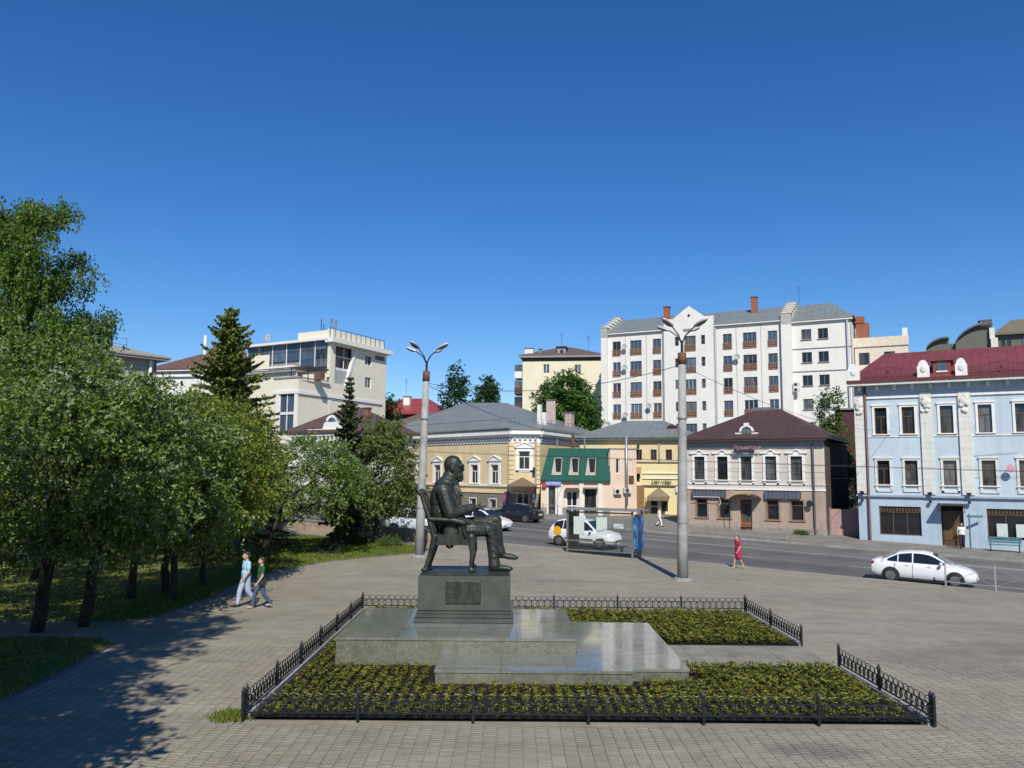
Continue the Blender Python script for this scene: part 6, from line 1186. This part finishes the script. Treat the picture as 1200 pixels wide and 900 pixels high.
# ---------------------------------------------------------------- trees
def quads(Cn, A, B): return np.stack([Cn-A, Cn-B*.9, Cn+A, Cn+B*.9], 1).reshape(-1, 3), np.arange(4*len(Cn)).reshape(-1, 4)
def unit(v): return v/np.maximum(np.linalg.norm(v, axis=1, keepdims=True), 1e-6)
def leaf_cloud(cent, n_per, sig, size, rng, upb=.35, sq=.55):
    """leaves set in pairs along short twigs that fan out of every clump"""
    per = 9; nt_ = max(1, round(n_per/per)); k = len(cent)*nt_; mid = cent.mean(0)
    c = np.repeat(cent, nt_, 0); out = unit(c-mid); d = unit(out*.7+rng.normal(0, 1, (k, 3))*np.array([.8, .8, .6])+np.array([0, 0, .15])); L = (sig[0]*1.7)*rng.uniform(.5, 1.5, (k, 1))*rng.uniform(.7, 1.2); st0 = c+rng.normal(0, 1, (k, 3))*np.array(sig)*.75
    n = k*per; f_ = np.tile(np.linspace(.05, 1, per), k)[:, None]; D = np.repeat(d, per, 0); P = np.repeat(st0, per, 0)+D*f_*np.repeat(L, per, 0)-np.array([0, 0, 1])*(f_**2)*np.repeat(L, per, 0)*.35
    side = unit(np.cross(D, rng.normal(0, 1, (n, 3)))); sg = np.tile(np.where(np.arange(per) % 2, 1, -1), k)[:, None]
    A = unit(D*.6+side*sg+rng.normal(0, .25, (n, 3))-np.array([0, 0, .25])); N = unit(rng.normal(0, .6, (n, 3))+np.array([0, -.2, upb+.5])); B = unit(np.cross(N, A)); s = size*rng.uniform(.55, 1.4, (n, 1))*np.repeat(rng.uniform(.75, 1.2, (k, 1)), per, 0)
    P = P+A*s*.4; return quads(P, A*s*.5, B*s*.5*sq)
def limb(mb, p, q, r0, r1, rng, n=5, wob=.12):
    p = np.array(p, float); q = np.array(q, float); L = np.linalg.norm(q-p); pts = [p+(q-p)*k/n+(rng.normal(0, wob*L/n, 3) if 0 < k < n else 0) for k in range(n+1)]; mb.tube([tuple(a) for a in pts], [lerp(r0, r1, k/n) for k in range(n+1)], 7); return pts
def tree(name, label, base, h, lobes, ncl, nper, leaf, mat, r0=.16, lean=(0, 0), bark=None, fork=.32, sig=.3, seed=1, cat='tree', group='park trees', upb=.35, shell=.58):
    rng = np.random.default_rng(seed); x, y = base; z = ground(x, y)-.05
    if group == 'park trees' and y > 20 and y < 45: lobes = list(lobes)+[((-.9, -.5, 2.85), (1.5, 1.5, .85)), ((1.1, -.3, 2.75), (1.4, 1.4, .9))]
    if group == 'park trees': lobes = [((c[0], c[1], c[2]*1.0), (q[0]*1.03, q[1]*1.03, q[2]*1.18)) for c, q in lobes]; h *= 1.05; nper = int(nper*1.45); leaf *= 1.25; sig *= .82; ncl = int(ncl*.92)
    t = thing(name, label, cat, (x, y, z), 0, group); mb = MB(); f0 = np.array([lean[0]*fork, lean[1]*fork, h*fork]); limb(mb, (0, 0, 0), f0, r0, r0*.75, rng, 5, .05)
    cent = []
    tot = sum(a[1][0]*a[1][1]*a[1][2] for a in lobes)
    for (c, rad) in lobes:
        c = np.array(c, float); rad = np.array(rad, float); k = max(8, int(ncl*rad.prod()/tot)); d = unit(rng.normal(0, 1, (k, 3))); rr = (shell+(1-shell)*rng.uniform(0, 1, (k, 1))**.6)*rng.uniform(.82, 1.12, (k, 1)); cc = c+d*rr*rad; cent.append(cc)
        pts = limb(mb, f0*rng.uniform(.85, 1), c-np.array([0, 0, rad[2]*.15]), r0*.5, r0*.16, rng, 5, .14)
        for j in rng.choice(len(cc), min(9, len(cc)), False): limb(mb, pts[rng.integers(2, 6)], cc[j], r0*.16, r0*.04, rng, 4, .16)
    cent = np.vstack(cent); mb.build('trunk', bark or M_BARK, t, smooth=True); V, F = leaf_cloud(cent, nper, (sig, sig, sig*.75), leaf, rng, upb)
    ob('crown', fast_mesh('crown', V, F), mat, t); return t
L_BLOS = leafmat('leaf_blossom', [(0, (.07, .13, .017)), (.55, (.155, .25, .034)), (1, (.27, .36, .075))], .38, bloom=(.5, .55, .38))
L_OLIVE = leafmat('leaf_olive', [(0, (.1, .145, .017)), (.6, (.215, .265, .034)), (1, (.33, .37, .075))], .38)
L_DEEP = leafmat('leaf_deep', [(0, (.015, .04, .008)), (.6, (.03, .085, .012)), (1, (.06, .13, .02))], .3)
L_BIRCH = leafmat('leaf_birch', [(0, (.045, .1, .012)), (.6, (.11, .19, .022)), (1, (.2, .26, .04))], .35)
L_SPR = leafmat('spruce_needles', [(0, (.07, .105, .022)), (.6, (.165, .2, .038)), (1, (.27, .3, .065))], .1)
L_SPR2 = leafmat('spruce_needles_blue', [(0, (.03, .05, .02)), (.6, (.06, .085, .032)), (1, (.11, .14, .06))], .1)
tree('apple_tree', 'blossoming tree with leaning trunk at the far left, nearest in view', (-12.93, 22.76), 8, [((.5, 0, 4.6), (2.9, 2.8, 2.3)), ((-1, 1, 6.7), (2.4, 2.2, 1.8)), ((1.5, .4, 6.2), (1.6, 1.8, 1.3)), ((-2.6, 0, 4), (1.8, 2, 1.6))], 520, 55, .105, L_BLOS, .19, (.9, 0), seed=11)
tree('apple_tree', 'white-blossomed tree just right of the nearest leaning trunk', (-12.08, 23.6), 7.5, [((.6, .5, 4.7), (2.2, 2.3, 2.0)), ((1.6, .2, 5.4), (1.5, 1.5, 1.4)), ((.2, .6, 6.0), (1.6, 1.6, 1.1)), ((1.5, -.2, 3.5), (1.4, 1.5, 1.0))], 420, 55, .1, L_BLOS, .17, (.7, .2), seed=12)
tree('park_tree', 'olive-leaved park tree with slim straight trunk behind the blossoms', (-13.13, 28.69), 7.5, [((0, .3, 4.7), (2.5, 2.5, 2.1)), ((.9, .5, 6.1), (1.7, 1.7, 1.2))], 380, 50, .1, L_OLIVE, .15, (.2, 0), seed=13)
tree('park_tree', 'twin-trunk park tree, the left trunk of the close pair', (-12.36, 29.67), 7.2, [((.3, .3, 4.6), (2.0, 2.2, 1.9)), ((.8, .5, 5.9), (1.3, 1.5, 1.2))], 320, 50, .1, L_OLIVE, .15, (.1, .1), seed=14)
tree('park_tree', 'park tree with crooked trunk, the right trunk of the close pair', (-11.37, 28.14), 6.6, [((-.1, .3, 4.5), (1.9, 2.0, 1.7)), ((.5, .3, 5.3), (1.3, 1.4, 1.1))], 300, 50, .1, L_BLOS, .14, (-.4, .1), seed=15)
tree('park_tree', 'olive park tree beside the walking couple', (-11.8, 31.83), 7.2, [((.3, .3, 4.8), (2.4, 2.4, 2.0)), ((.8, .2, 6.0), (1.5, 1.6, 1.1)), ((1.5, .2, 3.9), (1.3, 1.4, 1.1))], 380, 50, .1, L_OLIVE, .14, (-.5, 0), seed=16)
tree('park_tree', 'leafy tree with strongly slanting trunk behind the couple', (-12.3, 40.6), 6.2, [((2.2, .5, 4.0), (2.5, 2.3, 1.8)), ((3.6, 0, 3.6), (1.5, 1.5, 1.4)), ((1.0, .5, 4.8), (1.6, 1.7, 1.2)), ((3.1, .2, 4.9), (1.1, 1.2, .9))], 380, 50, .105, L_BLOS, .17, (2.6, .2), seed=17)
tree('park_tree', 'olive tree in the middle of the lawn, left of the slanting trunk', (-14.3, 37.5), 7.4, [((.2, 0, 4.6), (2.8, 2.4, 2.1)), ((1.0, 0, 6.0), (1.8, 1.7, 1.3))], 380, 48, .11, L_OLIVE, .15, (.2, 0), seed=18)
tree('park_tree', 'grey-green tree right of the slim spruce by the left lamp', (-7.6, 46.2), 7, [((.4, .3, 4.2), (2.1, 2.0, 2.0)), ((.2, .3, 5.7), (1.3, 1.4, 1.2)), ((1.3, .2, 2.7), (1.2, 1.3, 1.1)), ((-.3, 0, 2.4), (1.3, 1.3, 1.1))], 600, 52, .11, leafmat('leaf_greygreen', [(0, (.075, .115, .025)), (.6, (.165, .215, .045)), (1, (.3, .33, .12))], .36), .14, (.2, 0), seed=19)
for k, (x, y) in enumerate(((-19, 33), (-18.5, 41), (-23, 38), (-22, 47), (-17.5, 26.5))): tree('park_tree', ('dense park tree deep in the lawn at the left edge', 'dense park tree deep in the lawn behind the olive tree', 'farther park tree at the left edge of the picture', 'farthest park tree before the grey-roofed house', 'park tree behind the nearest leaning trunk')[k], (x, y), 7.5, [((0, 0, 4.7), (2.9, 2.7, 2.2)), ((.5, 0, 6.1), (1.9, 1.8, 1.3))], 330, 42, .12, (L_OLIVE, L_BLOS)[k % 2], .16, (.2, 0), seed=30+k)
# trees standing left of the picture whose shade falls on the plaza
for k, (x, y, s_) in enumerate(((-9.7, 5.4, 1.25), (-14.0, 11.0, 1.25), (-14.6, 15.3, .92), (-16.6, 8.0, 1.5), (-11.4, 8.2, 1.18))): tree('park_tree', ('shade tree by the plaza corner, left out of the picture', 'shade tree at the edge of the near lawn, left out of the picture', 'shade tree left of the nearest blossoming tree, at the picture edge', 'tallest shade tree left of the near lawn, out of the picture', 'middle shade tree beside the plaza, left out of the picture')[k], (x, y), 8.5*s_, [((0, .2, 5.0*s_), (3.3*s_, 3.2*s_, 2.4*s_)), ((.9*s_, .2, 6.8*s_), (2.4*s_, 2.3*s_, 1.6*s_)), ((1.6*s_, -.5, 4.6*s_), (2.2*s_, 2.2*s_, 1.6*s_))], int(520*s_), 60, .125*s_, L_OLIVE, .2, (.2, 0), seed=40+k, sig=.3*s_)
tree('park_tree', 'high-crowned shade tree beside the viewer, above and left of the picture', (-10.9, 7.6), 16, [((1.0, 0, 12.3), (3.0, 2.8, 2.6)), ((0, 0, 9.8), (3, 3, 2.2)), ((1.5, .4, 14.6), (2.6, 2.5, 1.6))], 700, 55, .14, L_OLIVE, .24, (.4, 0), seed=49, fork=.45, sig=.34)
# round green tree in front of the cream block, poplars far behind, birch in the yard
tree('round_tree', 'round dense bright green tree before the cream apartment block', (7.3, 104), 13, [((-.3, 0, 11.6), (4.0, 3.8, 4.2)), ((-1.5, -.6, 10.3), (3.0, 2.8, 3.2)), ((1.2, -.5, 9.9), (3.0, 2.8, 3.2)), ((0, -.8, 13.6), (2.6, 2.6, 2.6)), ((.3, -.5, 7.5), (3.0, 2.7, 2.7))], 760, 45, .34, leafmat('leaf_round', [(0, (.03, .085, .01)), (.6, (.065, .165, .018)), (1, (.13, .24, .035))], .3), .25, seed=51, group='far trees', sig=.4, shell=.6)
tree('poplar_tree', 'dark green tree rising behind the grey hipped roof', (-8.6, 122), 15.5, [((0, 0, 13), (2.1, 2, 4)), ((.2, 0, 16.2), (1.3, 1.3, 2.9)), ((-.5, 0, 10), (2.4, 2.2, 2.4))], 330, 36, .32, L_DEEP, .2, seed=52, group='far trees', sig=.4)
tree('poplar_tree', 'shorter dark tree right of its taller twin behind the grey roof', (-3.9, 121), 13, [((0, 0, 12.6), (2.1, 2, 3.2)), ((.3, 0, 15.2), (1.2, 1.2, 2.0))], 280, 36, .32, L_DEEP, .2, seed=53, group='far trees', sig=.4)
tree('low_tree', 'small dark tree between the modern building and red roof', (-17.5, 114), 10, [((0, 0, 10.5), (1.7, 1.7, 2.8)), ((-1.3, 0, 9), (1.8, 1.8, 2))], 180, 36, .3, L_DEEP, .2, seed=54, group='far trees', sig=.4)
tree('yard_birch', 'light green birch in the yard between beige house and blue building', (28.9, 74), 12, [((.2, 0, 9.8), (1.1, 1.2, 2.6)), ((.3, 0, 6.8), (1.6, 1.5, 2.8)), ((.8, -1, 4), (1.5, 1.4, 2))], 320, 42, .2, L_BIRCH, .12, bark=M_BIRCHB, seed=55, group='far trees', sig=.3)
tree('yard_bush', 'bright green bush lower in the yard beside the blue building', (29.0, 71), 6, [((0, 0, 3.2), (1.5, 1.4, 2.4)), ((.6, .2, 4.8), (1.0, 1, 1.4))], 160, 34, .15, L_BIRCH, .08, seed=56, cat='bush', group='far trees', sig=.28)
# tall weeping birch
def strand_leaves(c, n_, sg, size, rng):
    n = len(c)*n_; P = np.repeat(c, n_, 0)+rng.normal(0, sg, (n, 3)); A = unit(rng.normal(0, .5, (n, 3))-np.array([0, 0, .9])); B = unit(np.cross(A, rng.normal(0, 1, (n, 3)))); s = size*rng.uniform(.6, 1.3, (n, 1)); return quads(P, A*s*.5, B*s*.28)
def weeping(name, label, base, h, strands, seed):
    rng = np.random.default_rng(seed); x, y = base; z = ground(x, y)-.05; t = thing(name, label, 'tree', (x, y, z), 0, 'park trees'); mb = MB(); tp = limb(mb, (0, 0, 0), (.5, 0, h*.93), .3, .04, rng, 12, .04); cs = []
    for k in range(52):
        f_ = rng.uniform(.22, .97); b0 = np.array([lerp(0, .5, f_), 0, h*.93*f_]); a = rng.uniform(0, 2*PI); R_ = (1-f_)**.7*h*.29+1.0; e = b0+np.array([math.cos(a)*R_, math.sin(a)*R_, R_*rng.uniform(.25, .7)]); pts = limb(mb, b0, e, .09*(1-f_)+.025, .012, rng, 6, .1)
        for p in pts[2:]:
            for j in range(strands): q = p+rng.normal(0, .3, 3); L = rng.uniform(.5, 2.2)*(.5+.5*(1-f_)); m = int(L*11); s_ = np.linspace(0, 1, m)[:, None]; cs.append(q+s_*np.array([rng.normal(0, .12), rng.normal(0, .12), -L])+rng.normal(0, .05, (m, 3)))
    mb.build('trunk', plain('old_birch_bark', (.22, .2, .17), .9, 0, .5, 5, .3, .4), t, smooth=True); V, F = strand_leaves(np.vstack(cs), 4, .1, .19, rng); ob('crown', fast_mesh('crown', V, F), L_BIRCH, t)
weeping('weeping_birch', 'tall weeping birch rising above the park trees at the left edge', (-26.2, 42), 20.2, 8, 61); weeping('weeping_birch', 'second weeping birch mostly outside the left edge of the picture', (-30, 45), 20.5, 3, 62)
# spruces
def spruce(label, base, h, rad, mat, seed, z0=.8, gap=.36, sl=.8):
    rng = np.random.default_rng(seed); x, y = base; z = ground(x, y)-.05; t = thing('spruce_tree', label, 'tree', (x, y, z), 0, 'spruces'); mb = MB(); mb.tube([(0, 0, 0), (0, 0, h*.6), (0, 0, h)], [.17, .09, .015], 8); P = []; A = []; B = []; zz = z0
    while zz < h-.12:
        f_ = (zz-z0)/(h-z0); Lm = (rad*(1-f_)**sl+.1)*rng.uniform(.72, 1.15); nb = int(rng.integers(5, 9))
        for k in range(nb):
            a = rng.uniform(0, 2*PI); L = Lm*rng.uniform(.55, 1.15); dr = lerp(-.3, .3, f_)+rng.normal(0, .12); c, s_ = math.cos(a), math.sin(a); n = max(5, int(L*20))
            tip = np.array([c*L, s_*L, zz+dr*L+.12*L]); mb.tube([(0, 0, zz), (c*L*.5, s_*L*.5, zz+dr*L*.55-.03), tuple(tip)], [.022, .014, .005], 4)
            for i in range(n):
                u = (i+.5)/n; w = .42*(1-u)*min(1, L)+.13; q = np.array([c*L*u, s_*L*u, zz+dr*L*u*(1.1-.0*u)+.12*L*u*u]); 
                for sgn in (-1, 1, 0):
                    d = np.array([c*.6-s_*sgn*.8, s_*.6+c*sgn*.8, -.25+rng.normal(0, .2)]) if sgn else np.array([c*.5, s_*.5, -.75]); d /= np.linalg.norm(d); ln = w*rng.uniform(.6, 1.2); P.append(q+d*ln*.5); A.append(d*ln*.55); e = np.cross(d, rng.normal(0, 1, 3)); B.append(e/np.linalg.norm(e)*rng.uniform(.05, .095))
        zz += gap*rng.uniform(.75, 1.25)
    mb.build('trunk', M_BARK, t, smooth=True); V, F = quads(np.array(P), np.array(A), np.array(B)); ob('crown', fast_mesh('crown', V, F), mat, t)
spruce('broad olive spruce standing tall above the park trees', (-15.3, 43.5), 13.2, 4.8, L_SPR, 71, 1.2, .25, .78); spruce('slim dark spruce left of the street lamp, reaching over the white house', (-9.13, 45.3), 9.6, 2.1, L_SPR2, 72, .5, .24, 1.05)
# shrubs on the lawn
def shrub(label, base, rad, hh, mat, seed):
    rng = np.random.default_rng(seed); x, y = base; t = thing('shrub', label, 'shrub', (x, y, ground(x, y)), 0, 'lawn shrubs'); k = 70; d = unit(rng.normal(0, 1, (k, 3))); d[:, 2] = abs(d[:, 2]); c = d*np.array([rad, rad, hh])*rng.uniform(.4, 1, (k, 1)); mb = MB()
    for j in range(8): limb(mb, (0, 0, 0), c[j], .02, .006, rng, 4, .1)
    mb.build('stem', M_BARK, t); V, F = leaf_cloud(c, 45, (.11, .11, .09), .07, rng, .5, .45); ob('foliage', fast_mesh('foliage', V, F), mat, t)
shrub('low grey-green juniper at the lawn edge by the slim spruce', (-9.2, 42.2), .95, .5, L_SPR2, 81); shrub('bright green shrub under the grey-green tree by the lamp', (-6.6, 45.2), .8, .6, L_BIRCH, 82); shrub('green shrub in the shade behind the couple', (-11.6, 38.6), 1.0, .7, L_DEEP, 83); shrub('weeds growing at the foot of the beige house wall', along(BO, BA, -1.5, -.5), .6, .35, L_BIRCH, 84); shrub('leafy shrub under the spruce in the far lawn', (-12.8, 45), 1.3, 1.1, L_DEEP, 85)
